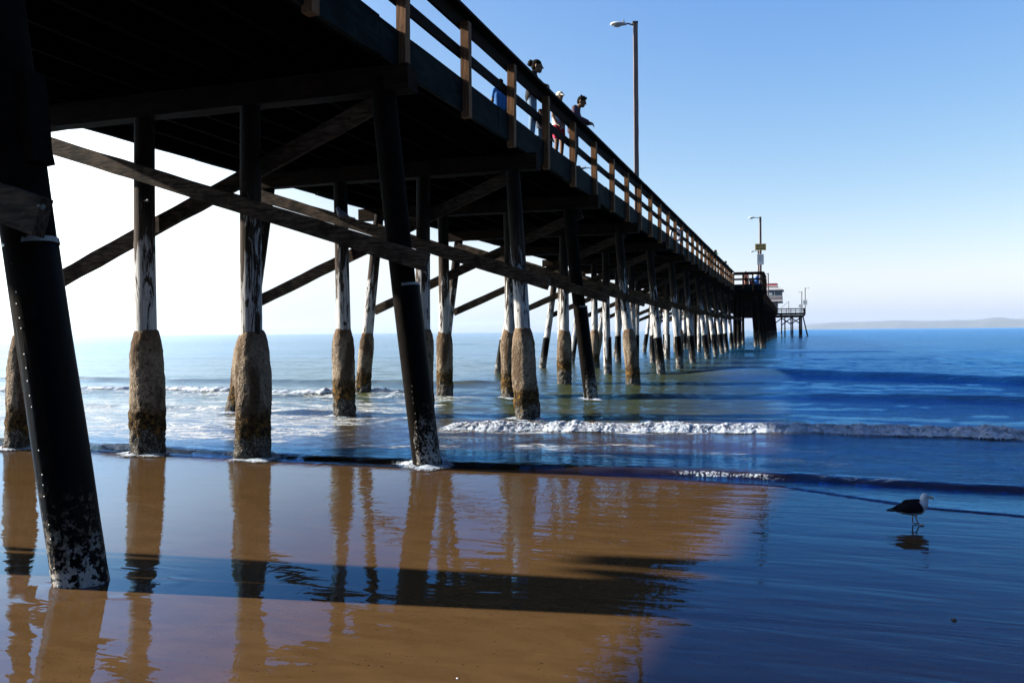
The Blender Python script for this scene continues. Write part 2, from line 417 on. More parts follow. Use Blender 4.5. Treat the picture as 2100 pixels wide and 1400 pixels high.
def water_z(X, Y, cell):
    sz = sand_z(Y)
    Ya = edge_front(X) + wob(X, 11, .07, 3.0) + wob(X, 12, .025, .7); Yf = np.minimum(edge_film(X) + wob(X, 13, .05, 2.2), Ya - .02)
    film = sz + .014 * sstep(0, .05, Y - Yf) - .03 * (Y < Yf)
    body = np.maximum(sz, 0) + .016 + .078 * (1 - np.exp(-np.maximum(Y - Ya, 0) / .05)) * np.exp(-np.maximum(Y - Ya, 0) / 6.0)
    z = np.where(Y > Ya, np.maximum(body, film), film)
    chop = 0
    for kx, ky, a, ph, l in WAVES:
        chop = chop + a * np.sin(kx * X + ky * Y + ph) * sstep(2.2, 4.5, l / np.maximum(cell, 1e-3))
    depth_f = sstep(Ya - .1, Ya + 6, Y)
    z = z + chop * (.10 + .9 * depth_f) * (Y > Ya) * np.exp(-np.maximum(Y - 400, 0) / 400)
    # breaking wave
    cb = crest_b(X) + wob(X, 21, .10, 3.5)
    z = z + swell(Y - cb, .11, .20, 1.1) * sstep(-7.0, -5.6, X)
    # two smooth swells beyond it on the open side and weaker ones further out
    c1 = interp(X, [-12, 0, 1.5, 5.5, 12, 60], [25.2, 24.9, 24.4, 24.0, 23.5, 22]) + wob(X, 31, .25, 12)
    z = z + swell(Y - c1, .17, .36, 1.5) * sstep(-2, 2.2, X) + swell(Y - c1, .06, .6, 1.5) * sstep(2, -6, X)
    c2 = interp(X, [-30, -2.4, .3, 4.6, 7.2, 12, 60], [39, 37.0, 36.6, 34.3, 32.2, 30, 26]) + wob(X, 41, .3, 14)
    z = z + swell(Y - c2, .27, .62, 2.4) * sstep(-8, -1, X)
    for k, (y0, hh) in enumerate(((55, .22), (80, .25), (120, .28), (170, .3), (240, .32))):
        c3 = y0 + wob(X / 3, 51 + k, 3, 18) - .12 * X
        z = z + swell(Y - c3, hh * .55, 2.0 + y0 / 60, 4 + y0 / 30) * (.55 + .45 * np.sin(X / 17 + k * 2))
    # low wash on the open beach left of the pier
    for k, y0 in enumerate((14.6, 18.0, 22.5, 29)):
        c4 = y0 + wob(X, 71 + k, .5, 6)
        z = z + swell(Y - c4, .05 + .02 * k, .3, 1.0) * sstep(-8.5, -11, X)
    return z, Ya

def sea_mat():
    t = NT('sea_water'); xyz = t.worldz()
    dep = t.n('ShaderNodeAttribute', attribute_name='depth').outputs['Fac']
    foam = t.n('ShaderNodeAttribute', attribute_name='foam').outputs['Fac']
    dist = xyz[1]
    # colour of the water body: sand-laden near the shore, green, then blue offshore
    c = t.mix(t.maprange(dep, .05, .5), (.075, .047, .021), (.030, .033, .011))
    c = t.mix(t.maprange(dist, 32, 80), c, (.005, .030, .064))
    c = t.mix(t.maprange(xyz[0], -6.0, 2.0), c, t.mix(t.maprange(dist, 14, 30), c, (.005, .030, .064)))
    # ripples
    near = t.maprange(dist, 10, 60, 1.0, 0.0)
    n1 = t.noise(t.coord('World', (.55, 1.7, 1), (0, 0, R(5))), 4.6, 5, .62, .5)
    n2 = t.noise(t.coord('World', (.6, 1.5, 1), (0, 0, R(-7))), 1.3, 5, .62, .4)
    n3 = t.noise(t.coord('World', (.35, 1.0, 1)), .28, 5, .6, .3)
    open_ = t.math('MULTIPLY', t.maprange(xyz[0], -10, -5), t.maprange(dist, 40, 22, .25, 1.0))
    h = t.math('ADD', t.math('MULTIPLY', n1, t.math('MULTIPLY_ADD', open_, -.016, .065)), t.math('MULTIPLY', n2, t.math('MULTIPLY_ADD', open_, -.03, .12)))
    h = t.math('ADD', h, t.math('MULTIPLY', n3, t.maprange(dist, 20, 120, 0.0, .45)))
    nb = t.bump(h, t.math('MULTIPLY', t.maprange(dist, 9.8, 11.6, .25, 1.0), t.maprange(xyz[0], -15, -5, .45, 1.0)), .55)
    fr = t.n('ShaderNodeFresnel'); t.set(fr, 'IOR', 1.40); t.set(fr, 'Normal', nb)
    pale_left = t.maprange(xyz[0], -16.0, -4.0, 1.0, 0.0)
    tint = t.mix(t.math('MAXIMUM', t.math('MULTIPLY', t.maprange(dist, 15, 120), .25), t.math('MULTIPLY', pale_left, t.maprange(dist, 9, 14, .75, 1.0))), TINT[:3], (.66, .80, .93))  # reflection colour paled leftward and far out, imitating a brighter mirrored sky
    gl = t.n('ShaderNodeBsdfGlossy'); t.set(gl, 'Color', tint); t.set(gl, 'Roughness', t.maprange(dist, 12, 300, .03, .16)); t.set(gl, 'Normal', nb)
    df = t.n('ShaderNodeBsdfDiffuse'); t.set(df, 'Color', c); t.set(df, 'Normal', nb)
    tr = t.n('ShaderNodeBsdfTransparent'); t.set(tr, 'Color', (.93, .90, .80, 1))
    m1 = t.n('ShaderNodeMixShader'); t.set(m1, 0, t.maprange(dep, .0, .42, .05, 1.0)); t.set(m1, 1, tr.outputs[0]); t.set(m1, 2, df.outputs[0])
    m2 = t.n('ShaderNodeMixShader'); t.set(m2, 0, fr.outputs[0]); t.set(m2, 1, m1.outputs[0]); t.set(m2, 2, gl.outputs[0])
    # lace of foam
    v = t.coord('World', (.7, 1.15, 1)); wv = t.noise(v, 2.0, 3, .6)
    wc = t.n('ShaderNodeVectorMath', operation='ADD'); t.set(wc, 0, v)
    cx = t.n('ShaderNodeCombineXYZ'); t.set(cx, 0, wv); t.set(cx, 1, t.math('MULTIPLY', wv, .7)); t.set(wc, 1, cx.outputs[0])
    vo = t.n('ShaderNodeTexVoronoi', feature='DISTANCE_TO_EDGE'); t.set(vo, 'Vector', wc.outputs[0]); vo.inputs['Scale'].default_value = 2.6
    vo2 = t.n('ShaderNodeTexVoronoi', feature='DISTANCE_TO_EDGE'); t.set(vo2, 'Vector', wc.outputs[0]); vo2.inputs['Scale'].default_value = 7.0
    brk = t.noise(v, 1.1, 5, .65)
    lace = t.math('MAXIMUM', t.maprange(vo.outputs[0], .10, .02), t.math('MULTIPLY', t.maprange(vo2.outputs[0], .09, .015), .8))
    lim = t.math('SUBTRACT', 1.0, foam)
    ff = t.math('MULTIPLY', lace, t.maprange(t.math('SUBTRACT', brk, t.math('MULTIPLY', lim, .75)), -.05, .12))
    ff = t.math('MAXIMUM', ff, t.maprange(t.math('ADD', t.math('MULTIPLY', brk, .6), foam), 1.02, 1.2))
    ff = t.math('MULTIPLY', ff, t.maprange(foam, .02, .2))
    fo = t.n('ShaderNodeBsdfDiffuse'); t.set(fo, 'Color', (.25, .26, .27, 1)); t.set(fo, 'Normal', t.bump(brk, .5, .03))
    m3 = t.n('ShaderNodeMixShader'); t.set(m3, 0, ff); t.set(m3, 1, m2.outputs[0]); t.set(m3, 2, fo.outputs[0])
    return t.done(m3.outputs[0])

def sea_fields(X, Y, cell):
    z, Ya = water_z(X, Y, cell)
    dep = np.maximum(z - sand_z(Y), 0)
    foam = np.zeros_like(X)
    # wash left of the pier
    foam += .46 * sstep(-6.8, -9.0, X) * np.clip(sstep(11.6, 12.6, Y) * sstep(30, 16, Y), 0, 1)
    foam += .30 * sstep(-8, -10, X) * np.exp(-((Y - (23 + wob(X, 91, .8, 6))) / .9) ** 2)
    # behind and before the breaker, and along the swash front
    cb = crest_b(X)
    foam += .42 * np.exp(-((Y - cb + .35) / .30) ** 2) * sstep(-7, -6, X)
    foam += .30 * np.exp(-((Y - cb - .75) / .5) ** 2) * sstep(-7, -5, X) * (.4 + .3 * wob(X, 95, 1, 5)) * sstep(3, -1, X)
    foam += (.13 * sstep(-4, -7, X) + .27 * sstep(-7, -5, X) * sstep(3, 0, X)) * sstep(11.3, 12, Y) * sstep(15.5, 13, Y) * sstep(-9, -6, X)
    foam += .40 * np.exp(-((Y - Ya - .12) / .10) ** 2) * (.5 + .5 * np.sin(X * .9 + 1.0))
    return z, dep, np.clip(foam, 0, .95)

# one sea sheet: fine rows near the shore, wider ones out to the horizon
ys2 = axis_steps([(8.2, 12.6, .025), (12.6, 18.5, .05), (18.5, 30, .09), (30, 60, .22), (60, 140, .8), (140, 500, 6), (500, 3000, 125), (3000, 12600, 600)])
def sea_cols(y):
    return None
base = axis_steps([(-12000, -1500, 1750), (-1500, -300, 150), (-300, -60, 8), (-60, -20, .5), (-20, 14, .07), (14, 40, .35), (40, 300, 8), (300, 1500, 150), (1500, 12000, 1750)])
XX, YY = np.meshgrid(base, ys2)
cx = np.gradient(base)[None, :] * np.ones_like(YY); cy = np.gradient(ys2)[:, None] * np.ones_like(XX)
Z, DEP, FOAM = sea_fields(XX, YY, np.maximum(cx * .6, cy))
sea = put('sea', np_mesh('sea', np.stack([XX, YY, Z], -1).reshape(-1, 3), grid_faces(len(ys2), len(base)), sea_mat(), {'depth': DEP, 'foam': FOAM}))
setting(sea, 'blue sea with small waves reaching the beach')

# foam: rough white crests that ride on the water
def foam_mat():
    t = NT('sea_foam'); v = t.coord('World', (1, 1, 1)); n = t.noise(v, 30, 6, .75); n2 = t.noise(v, 7, 5, .7)
    col = t.mix(t.maprange(n2, .35, .6), (.09, .115, .15), (.24, .275, .32))
    a = t.principled(col, .6, t.bump(t.math('ADD', n, n2), 1.0, .03), Subsurface_Weight=.2)
    tr = t.n('ShaderNodeBsdfTransparent')
    cov = t.n('ShaderNodeAttribute', attribute_name='cover').outputs['Fac']
    f = t.maprange(t.math('ADD', cov, t.math('MULTIPLY', t.math('SUBTRACT', n, .5), 1.6)), .30, .42)
    mx = t.n('ShaderNodeMixShader'); t.set(mx, 0, f); t.set(mx, 1, tr.outputs[0]); t.set(mx, 2, a)
    return t.done(mx.outputs[0])
FOAMM = foam_mat()
def foam_strip(name, x0, x1, path, width, height, seed, step=.02, rows=34, cover=1.0):
    n = int((x1 - x0) / step); X = np.linspace(x0, x1, n); T = np.linspace(0, 1, rows)
    XX, TT = np.meshgrid(X, T)
    endf = np.minimum(np.minimum(1, (XX - x0) / .5), np.minimum(1, (x1 - XX) / .5)); endf = np.clip(endf, 0, 1)
    wv = 1 + .35 * wob(X, seed, 1, 1.1) + .2 * wob(X, seed + 1, 1, .35)
    wv = np.clip(wv, .25, 1.8)[None, :]
    Y = path(XX) + (TT - .5) * width * wv
    zw, _ = water_z(XX, Y, np.full_like(XX, .1))
    bulge = np.sin(np.clip(TT * 1.02, 0, 1) * PI) ** .8 * height * wv * endf
    V = np.stack([XX, Y, zw + bulge - .008], -1).reshape(-1, 3)
    amp = (np.sin(TT * PI) * height * endf).ravel()
    out = V.copy()
    for i in range(len(V)):
        p = Vector((V[i, 0] * 5, V[i, 1] * 6, V[i, 2] * 6 + seed)); a = amp[i]
        d = mnoise.noise_vector(p) * .42 + mnoise.noise_vector(p * 2.7) * .42 + mnoise.noise_vector(p * 6.5) * .40 + mnoise.noise_vector(p * 15) * .34
        out[i] += np.array((d.x, d.y * 1.2, abs(d.z) * 1.1)) * a * .8
    cov = (np.sin(TT * PI) ** .5 * endf * cover).ravel()
    return out, grid_faces(rows, n), cov
parts = []
cbw = lambda X: crest_b(X) + wob(X, 21, .10, 3.5) - .16
parts.append(foam_strip('b', -6.5, 11.0, cbw, .50, .070, 5, .020, 36, .86))
parts.append(foam_strip('b2', -6.3, 1.5, lambda X: cbw(X) + .85 + wob(X, 23, .2, 2), .16, .018, 15, .03, 12, .75))
parts.append(foam_strip('s1', -1.8, 0.1, lambda X: edge_front(X) + wob(X, 11, .07, 3.0) + .03, .13, .010, 25, .010, 12, .36))
parts.append(foam_strip('s2', -5.6, -4.9, lambda X: edge_front(X) + .05, .26, .05, 26, .012, 16, .9))
parts.append(foam_strip('s3', -11.2, -8.9, lambda X: edge_front(X) + .06, .16, .03, 27, .015, 12, .75))
parts.append(foam_strip('s4', -8.6, -7.2, lambda X: edge_front(X) + .02, .16, .03, 28, .015, 12, .75))
parts.append(foam_strip('w1', -26, -10.8, lambda X: 23.0 + wob(X, 91, .8, 6), .6, .09, 31, .05, 16, .8))
V = np.concatenate([p[0] for p in parts]); off = np.cumsum([0] + [len(p[0]) for p in parts[:-1]])
F = np.concatenate([p[1] + o for p, o in zip(parts, off)])
def foam_ring(cx, cy, r, seed, hgt=.03):
    n, rows = 70, 9; A = np.linspace(0, 2 * PI, n + 1); T = np.linspace(0, 1, rows); AA, TT = np.meshgrid(A, T)
    lob = 1 + .5 * np.sin(AA * 2 + seed) * .5 + .25 * np.sin(AA * 5 + seed * 2)
    RR = r + TT * .16 * lob * (1.35 - .5 * np.sin(AA)); X = cx + RR * np.cos(AA); Y = cy + RR * np.sin(AA)
    z, _ = water_z(X, Y, np.full_like(X, .1)); z = np.maximum(z, sand_z(Y) + .004)
    V = np.stack([X, Y, z + .004 + hgt * (1 - TT) ** 1.5 * np.clip(lob, .3, 2)], -1).reshape(-1, 3)
    for q in range(len(V)):
        d = mnoise.noise_vector(Vector(V[q].tolist()) * 14 + Vector((seed, 0, 0))); V[q] += np.array((d.x * .012, d.y * .012, abs(d.z) * .014))
    return V, grid_faces(rows, n + 1), ((1 - TT) * (.30 + .38 * np.clip(lob - .55, 0, 1)) + .14).ravel()
for cx, cy, rr_, sd in ((-12.35, 11.0, .25, 1), (-9.75, 11.0, .25, 2), (-7.7, 11.0, .25, 3), (-4.86, 11.0, .19, 4), (-12.6, 17.25, .25, 5), (-9.75, 17.25, .25, 6), (-7.7, 17.25, .25, 7), (-5.32, 17.25, .25, 8), (-5.32, 23.2, .19, 9), (-7.7, 23.2, .25, 10)):
    parts.append(foam_ring(cx, cy, rr_, sd))
V = np.concatenate([p[0] for p in parts]); off = np.cumsum([0] + [len(p[0]) for p in parts[:-1]])
F = np.concatenate([p[1] + o for p, o in zip(parts, off)])
fo = put('sea_foam', np_mesh('sea_foam', V, F, FOAMM, {'cover': np.concatenate([p[2] for p in parts])}))
setting(fo, 'white foam of the small breaking wave and swash', 'stuff', 'foam')

# far hills across the bay
def hills():
    px = [-700, -200, 60, 125, 230, 337, 450, 600, 715, 900, 1060, 1120, 1176, 1290, 1340, 1383, 1440, 1480, 1590, 2000, 2600, 3400, 4200]
    pz = [0, 6, 22, 43, 48, 56, 55, 58, 63, 57, 56, 61, 56, 62, 73, 76, 73, 64, 62, 80, 66, 90, 60]
    xs = np.arange(-700, 4200, 25.0); z = np.interp(xs, px, pz)
    rg = np.random.RandomState(5); prof = []
    rows = [(0, -.08), (150, .35), (330, .7), (520, 1.0), (900, .8), (1500, .3), (1900, -.1)]
    V = []
    for dy, k in rows:
        wv = 1 + .10 * np.sin(xs / 90 + dy) + .07 * np.sin(xs / 41 + dy * 2.1) if 0 < k < 1 else 1
        V.append(np.stack([xs * 1.75 * (1 + dy / 14000), np.full_like(xs, 12000 + dy), z * k * wv * 1.78 - 1], -1))
    t = NT('dry_hillside'); n = t.noise(t.coord('World', (1, 1, 1)), .006, 6, .6)
    m = t.done(t.principled(t.mix(t.maprange(n, .35, .65), (.016, .022, .024), (.032, .036, .034)), .95))
    o = put('hills', np_mesh('hills', np.concatenate(V), grid_faces(len(rows), len(xs)), m)); setting(o, 'long low hills across the bay')
hills()

# ------------------------------------------------------------------ pier
ZD, ZF = 6.2, 5.67            # deck top, underside of the stringers
XL, XR = -12.2, -5.3
pier = thing('pier', 'long dark timber pier on rows of piles running out to sea', 'pier', (-8.75, 11.0, 0.0))
def plank_deck(x0, x1, y0, y1, seed, name='deck'):
    rg = random.Random(seed); mb = MB(); y = y0
    while y < y1 - .01:
        e = min(y + .29, y1); mb.box((x0 - rg.random() * .05, y + .0015, ZD - .095), (x1 + rg.random() * .03, e - .0015, ZD - rg.random() * .006)); y = e
    return build(name, mb, M['underside'], pier)
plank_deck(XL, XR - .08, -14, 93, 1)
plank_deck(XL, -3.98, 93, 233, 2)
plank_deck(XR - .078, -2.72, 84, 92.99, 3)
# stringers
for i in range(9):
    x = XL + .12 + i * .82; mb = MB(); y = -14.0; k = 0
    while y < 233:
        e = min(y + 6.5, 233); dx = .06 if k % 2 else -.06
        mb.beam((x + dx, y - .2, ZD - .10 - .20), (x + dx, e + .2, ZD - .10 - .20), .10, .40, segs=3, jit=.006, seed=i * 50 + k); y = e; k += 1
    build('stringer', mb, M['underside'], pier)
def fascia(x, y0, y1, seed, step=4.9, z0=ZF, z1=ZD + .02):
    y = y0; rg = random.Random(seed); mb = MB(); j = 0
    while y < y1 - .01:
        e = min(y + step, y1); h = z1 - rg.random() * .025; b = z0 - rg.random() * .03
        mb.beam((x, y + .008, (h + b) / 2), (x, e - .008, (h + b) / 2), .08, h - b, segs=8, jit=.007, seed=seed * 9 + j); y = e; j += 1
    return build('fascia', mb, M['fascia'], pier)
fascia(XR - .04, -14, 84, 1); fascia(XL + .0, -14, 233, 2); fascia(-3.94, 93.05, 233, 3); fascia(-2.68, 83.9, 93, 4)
mb = MB(); mb.beam((XR, 83.86, (ZF + ZD) / 2), (-2.64, 83.86, (ZF + ZD) / 2), .08, ZD - ZF + .04, segs=5, jit=.006); build('fascia', mb, M['fascia'], pier)
mb = MB(); mb.beam((-3.9, 93.02, (ZF + ZD) / 2), (-2.64, 93.02, (ZF + ZD) / 2), .08, ZD - ZF + .04, segs=5, jit=.006); build('fascia', mb, M['fascia'], pier)

# pile meshes run along local +z from 1.2 m under the water line (local z = world z + 1.2)
ZB = -1.2
def timber_mesh(seed, r0=.175, r1=.150, L=6.75):
    rg = random.Random(seed); mb = MB(); n = 22; nz = 40; vs = []; fs = []
    bx, by = rg.uniform(-.03, .03), rg.uniform(-.03, .03)
    for i in range(nz + 1):
        t = i / nz; z = L * t; r = r0 + (r1 - r0) * t
        for k in range(n):
            a = 2 * PI * k / n
            q = Vector((math.cos(a) * 1.4, math.sin(a) * 1.4, z * .5 + seed * 7.3)); g = Vector((math.cos(a) * 5, math.sin(a) * 5, z * .35 + seed * 3.1))
            rr = r * (1 + .055 * mnoise.noise(q) + .05 * mnoise.noise(g))
            s_ = math.sin(t * PI)
            vs.append((rr * math.cos(a) + bx * s_, rr * math.sin(a) + by * s_, z))
    for i in range(nz):
        for k in range(n): fs.append((i*n+k, i*n+(k+1)%n, (i+1)*n+(k+1)%n, (i+1)*n+k))
    fs.append(tuple(nz*n+k for k in range(n)))
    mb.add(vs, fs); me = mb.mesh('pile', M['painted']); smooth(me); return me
def jacket_mesh(seed, r=.248, ztop=2.0):
    ztop += random.Random(seed * 3 + 1).uniform(-.05, .05); r *= random.Random(seed).uniform(.96, 1.05)
    rg = random.Random(seed + 99); L = ztop - ZB; n = 56; nz = 90; vs = []; fs = []; mb = MB()
    for i in range(nz + 1):
        t = i / nz; z = L * t; dt = L - z
        rr = r * (1.0 + .03 * (1 - t))
        if dt < .55: rr = .160 + (rr - .160) * max(0, 1 - ((.55 - dt) / .55) ** 2.0) ** .75
        wz = z + ZB; rough = .010 + .016 * max(0, min(1, (1.0 - wz) / .6))
        for k in range(n):
            a = 2 * PI * k / n; c, s_ = math.cos(a), math.sin(a)
            p = Vector((c * .9, s_ * .9, z * 1.1 + seed * 5.7)); p2 = Vector((c * 2.6, s_ * 2.6, z * 9 + seed)); p3 = Vector((c * 7, s_ * 7, z * 26 + seed))
            d = .034 * mnoise.noise(p) + rough * 1.0 * mnoise.noise(p2) + rough * .8 * mnoise.noise(p3)
            q = max(.155, rr + d); vs.append((q * c, q * s_, z))
    for i in range(nz):
        for k in range(n): fs.append((i*n+k, i*n+(k+1)%n, (i+1)*n+(k+1)%n, (i+1)*n+k))
    fs.append(tuple(nz*n+k for k in range(n)))
    mb.add(vs, fs); me = mb.mesh('concrete_jacket', M['jacket']); smooth(me); return me
def sleeve_mesh(seed, r=.195, ztop=2.6, seam=0.0):
    L = ztop - ZB; n = 36; nz = 40; vs = []; fs = []; mb = MB()
    for i in range(nz + 1):
        t = i / nz; z = L * t; wz = z + ZB
        for k in range(n):
            a = 2 * PI * k / n; c, s_ = math.cos(a), math.sin(a)
            p = Vector((c * 1.2, s_ * 1.2, z * .8 + seed * 5.7)); p2 = Vector((c * 4, s_ * 4, z * 14 + seed))
            low = max(0, min(1, (.75 - wz) / .5))
            rr = r * (1 - .06 * t) + .007 * mnoise.noise(p) + low * .022 * mnoise.noise(p2)
            lap = ((a - seam) % (2 * PI)); rr += .006 if lap < .5 else 0
            vs.append((rr * c, rr * s_, z))
    for i in range(nz):
        for k in range(n): fs.append((i*n+k, i*n+(k+1)%n, (i+1)*n+(k+1)%n, (i+1)*n+k))
    fs.append(tuple(nz*n+k for k in range(n)))
    mb.add(vs, fs); mb.cur = 1; z = .25 - ZB; rn = random.Random(seed)
    while z < L - .12:
        rr = r * (1 - .06 * z / L) + .004
        ja = seam + .35 + rn.uniform(-.035, .035)
        if rn.random() < .85: mb.ball((rr * math.cos(ja), rr * math.sin(ja), z), (.0058, .0058, .0058), 6, 4)
        z += rn.uniform(.065, .115)
    me = mb.mesh('black_sleeve', [M['sleeve'], M['nail']]); smooth(me); return me
def strap_mesh(r, z):
    mb = MB(); mb.tube([(0, 0, z - ZB - .018), (0, 0, z - ZB + .018)], [r, r - .002], 30, True)
    me = mb.mesh('strap', M['strap']); smooth(me, False); return me
T_VAR = [timber_mesh(s) for s in range(6)]
J_VAR = [jacket_mesh(s) for s in range(6)]
S_HI = [sleeve_mesh(s, .198, 2.62, -1.95) for s in range(2)]
S_LO = [sleeve_mesh(s + 10, .19, 1.65, -2.2) for s in range(3)]
J_THIN = jacket_mesh(77, .215, 1.95)
S_NEAR = sleeve_mesh(5, .172, 2.58, -1.95); ST_NEAR = strap_mesh(.170, 2.56); T_NEAR = timber_mesh(9, .150, .172); T_NEAR.materials[0] = M['creosote']
T_BLACK = timber_mesh(31, .178, .178); T_BLACK.materials[0] = M['creosote']
T_DARK = [timber_mesh(20 + s_) for s_ in range(3)]
for m_ in T_DARK: m_.materials[0] = M['creosote']
ST_HI, ST_LO = strap_mesh(.192, 2.60), strap_mesh(.190, 1.63)
def pile(base, top, kind, i, spin=None, parts=True):
    """base, top: world points on the axis at the water line and under the cap"""
    b = Vector(base); tp = Vector(top); d = (tp - b).normalized(); o0 = b + d * (ZB / d.z)
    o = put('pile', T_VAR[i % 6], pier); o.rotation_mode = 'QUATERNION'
    q = Vector((0, 0, 1)).rotation_difference(d); sp = (i * 1.7 if spin is None else spin)
    o.rotation_quaternion = q @ Quaternion((0, 0, 1), sp); o.location = o0 - WL['pier']
    if kind == 'J': put('concrete_jacket', J_VAR[i % 6], o)
    elif kind == 'j': put('concrete_jacket', J_THIN, o)
    elif kind == 'S': o.data = T_BLACK; put('black_sleeve', S_HI[i % 2], o); put('strap', ST_HI, o)
    elif kind == 'N': o.data = T_NEAR; put('black_sleeve', S_NEAR, o); put('strap', ST_NEAR, o)
    elif kind == 'D': o.data = T_DARK[i % 3]; put('black_sleeve', S_LO[i % 3], o)
    elif kind == 's': put('black_sleeve', S_LO[i % 3], o); put('strap', ST_LO, o)
    return o
ZC = 5.30      # underside of the caps
BENTS = [4.4, 11.0, 17.25, 23.2, 29.6, 36.5, 43.1] + [49.6 + 6.5 * k for k in range(6)]
KINDS = ['JJJN', 'JJJS', 'JJJJ', 'jJJS', 'sJJJ', 'ssss', 'sJss', 'ssss', 'Jsss', 'ssJs', 'ssss', 'sJss', 'ssss']
RB = [-4.33, -4.88, -5.32, -5.32, -5.26, -5.3, -5.35]
RT = [-5.22, -5.50, -5.62, -5.92, -5.75, -5.8, -5.75]
LB = [-12.4, -12.35, -12.62, -12.40, -12.5, -12.7, -12.5]
pi_ = 0
for k, Y in enumerate(BENTS):
    rg = random.Random(k)
    jt = lambda s: rg.uniform(-s, s)
    cols = [(LB[k] if k < 7 else -12.5 + jt(.15), -11.75 + jt(.1)), (-9.75 + jt(.08), -9.7 + jt(.06)), (-7.7 + jt(.08), -7.72 + jt(.05)),
            (RB[k] if k < 7 else -5.3 + jt(.12), RT[k] if k < 7 else -5.8 + jt(.1))]
    for c, (xb, xt) in enumerate(cols):
        dY = (-.70, -.32, -.20, -.05)[c] if k == 0 else 0
        pile((xb, Y + dY + jt(.08) * (k > 1), 0), (xt, Y + dY + jt(.05) * (k > 1), ZC), KINDS[k][c], pi_, spin=(0.0 if KINDS[k][c] in 'SsN' else None)); pi_ += 1
pier_caps = BENTS + [85.2, 91.7] + [98.2 + 6.5 * k for k in range(21)]
for k, Y in enumerate(pier_caps):
    xr = -5.05 if Y < 84 else (-2.75 if Y < 93 else -4.0)
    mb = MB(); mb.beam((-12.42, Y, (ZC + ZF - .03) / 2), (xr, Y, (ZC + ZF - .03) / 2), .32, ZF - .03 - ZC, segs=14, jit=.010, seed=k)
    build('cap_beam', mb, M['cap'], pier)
for k, Y in enumerate(BENTS + [85.2, 91.7]):
    # two diagonals per bent, one on each face of the row; each is two planks lapped at a pile
    rg = random.Random(k + 40)
    def brace(x0, z0, x1, z1, y, sd, y1=None):
        mb = MB(); mb.beam((x0, y, z0), (x1, y if y1 is None else y1, z1), .09, .25, segs=16, jit=.007, seed=sd)
        return build('brace', mb, M['brace'], pier)
    j = rg.uniform(-.08, .08) if k > 1 else 0
    if k == 0: brace(-11.75, 5.14, -4.46, 2.64, Y - .23, 0)
    else: brace(-11.75, 5.10 + j, -4.74 - (.02 * k if k < 9 else .2), 2.86 + j, Y - .225, k * 2)
    brace(-12.1, 2.66 + j, -5.6, 5.28 + j, Y + (.225 if k else -.36), k * 2 + 1, None if k else Y + .17)
# outer piles of the wider deck, each bent
for k, Y in enumerate((85.2, 91.7)):
    pile((-2.75, Y, 0), (-3.05, Y, ZC), 'D', pi_); pi_ += 1
    for x in (-5.3, -7.7, -9.8): pile((x, Y, 0), (x, Y, ZC), 'D', pi_); pi_ += 1
for k in range(21):
    Y = 98.2 + 6.5 * k
    for x in ((-5.9, -8.0, -10.2) if k < 3 else ()):
        pile((x, Y, 0), (x, Y, ZC), 'D', pi_); pi_ += 1
    pile((-3.85, Y, 0), (-4.25, Y, ZC), 'D', pi_); pi_ += 1
# the platform at the far end
mb = MB(); y = 233.0
while y < 258: mb.box((-14.0, y, ZD - .1), (3.0, y + .29, ZD)); y += .2915
build('deck', mb, M['underside'], pier)
for x in (-13.9, -9, -6, -3, 0, 2.95):
    mb = MB(); mb.beam((x, 233.1, 5.86), (x, 258, 5.86), .14, .46); build('stringer', mb, M['creosote'], pier)
for Y in (233.6, 245.0, 257.0):
    mb = MB(); mb.beam((-14, Y, 5.45), (2.95, Y, 5.45), .36, .34); build('cap_beam', mb, M['creosote'], pier)
mb = MB(); mb.beam((-14, 232.95, 5.95), (3.04, 232.95, 5.95), .08, .56); build('fascia', mb, M['fascia'], pier)
mb = MB(); mb.beam((3.04, 232.95, 5.95), (3.04, 258, 5.95), .08, .56); build('fascia', mb, M['fascia'], pier)
for xb, xt, Y in ((-4.6, -4.6, 233.6), (-2.7, -2.7, 233.6), (-1.9, -1.9, 236.5), (-.35, -.35, 233.6), (.05, .05, 239), (1.75, 1.75, 233.6), (2.25, 2.25, 234.6), (3.75, 2.6, 233.8), (2.0, 2.0, 239.0)):
    o = pile((xb, Y, 0), (xt, Y, ZC), 'D', pi_); pi_ += 1
for x0, z0, x1, z1 in ((-2.7, 4.9, -.3, 3.2), (-.3, 4.9, -2.7, 3.0), (-.3, 4.9, 2.0, 3.3), (2.0, 4.9, -.3, 3.4), (-4.6, 3.3, -2.6, 4.9)):
    mb = MB(); mb.beam((x0, 233.35, z0), (x1, 233.35, z1), .12, .28); build('brace', mb, M['creosote'], pier)
# bolts and small hardware on the near piles
for (x, y, z) in ((-4.55, 4.20, 2.72), (-9.62, 10.92, 4.0)):
    mb = MB(); mb.tube([(x - .06, y - .03, z + .005), (x + .12, y - .05, z - .01)], [.012, .012], 8); mb.tube([(x + .09, y - .05, z - .008), (x + .115, y - .05, z - .01)], [.024, .024], 6); build('bolt', mb, M['steel'], pier)
mb = MB(); mb.beam((-4.66, 4.33, 3.02), (-4.74, 4.35, 3.62), .10, .16, (0, 1, 0), 6, .006, 3); build('block', mb, M['creosote'], pier)
mb = MB(); mb.beam((-8.06, 11.33, 4.26), (-7.84, 11.33, 4.33), .12, .14, (0, 0, 1), 3, .006, 5); build('block', mb, M['brace'], pier)
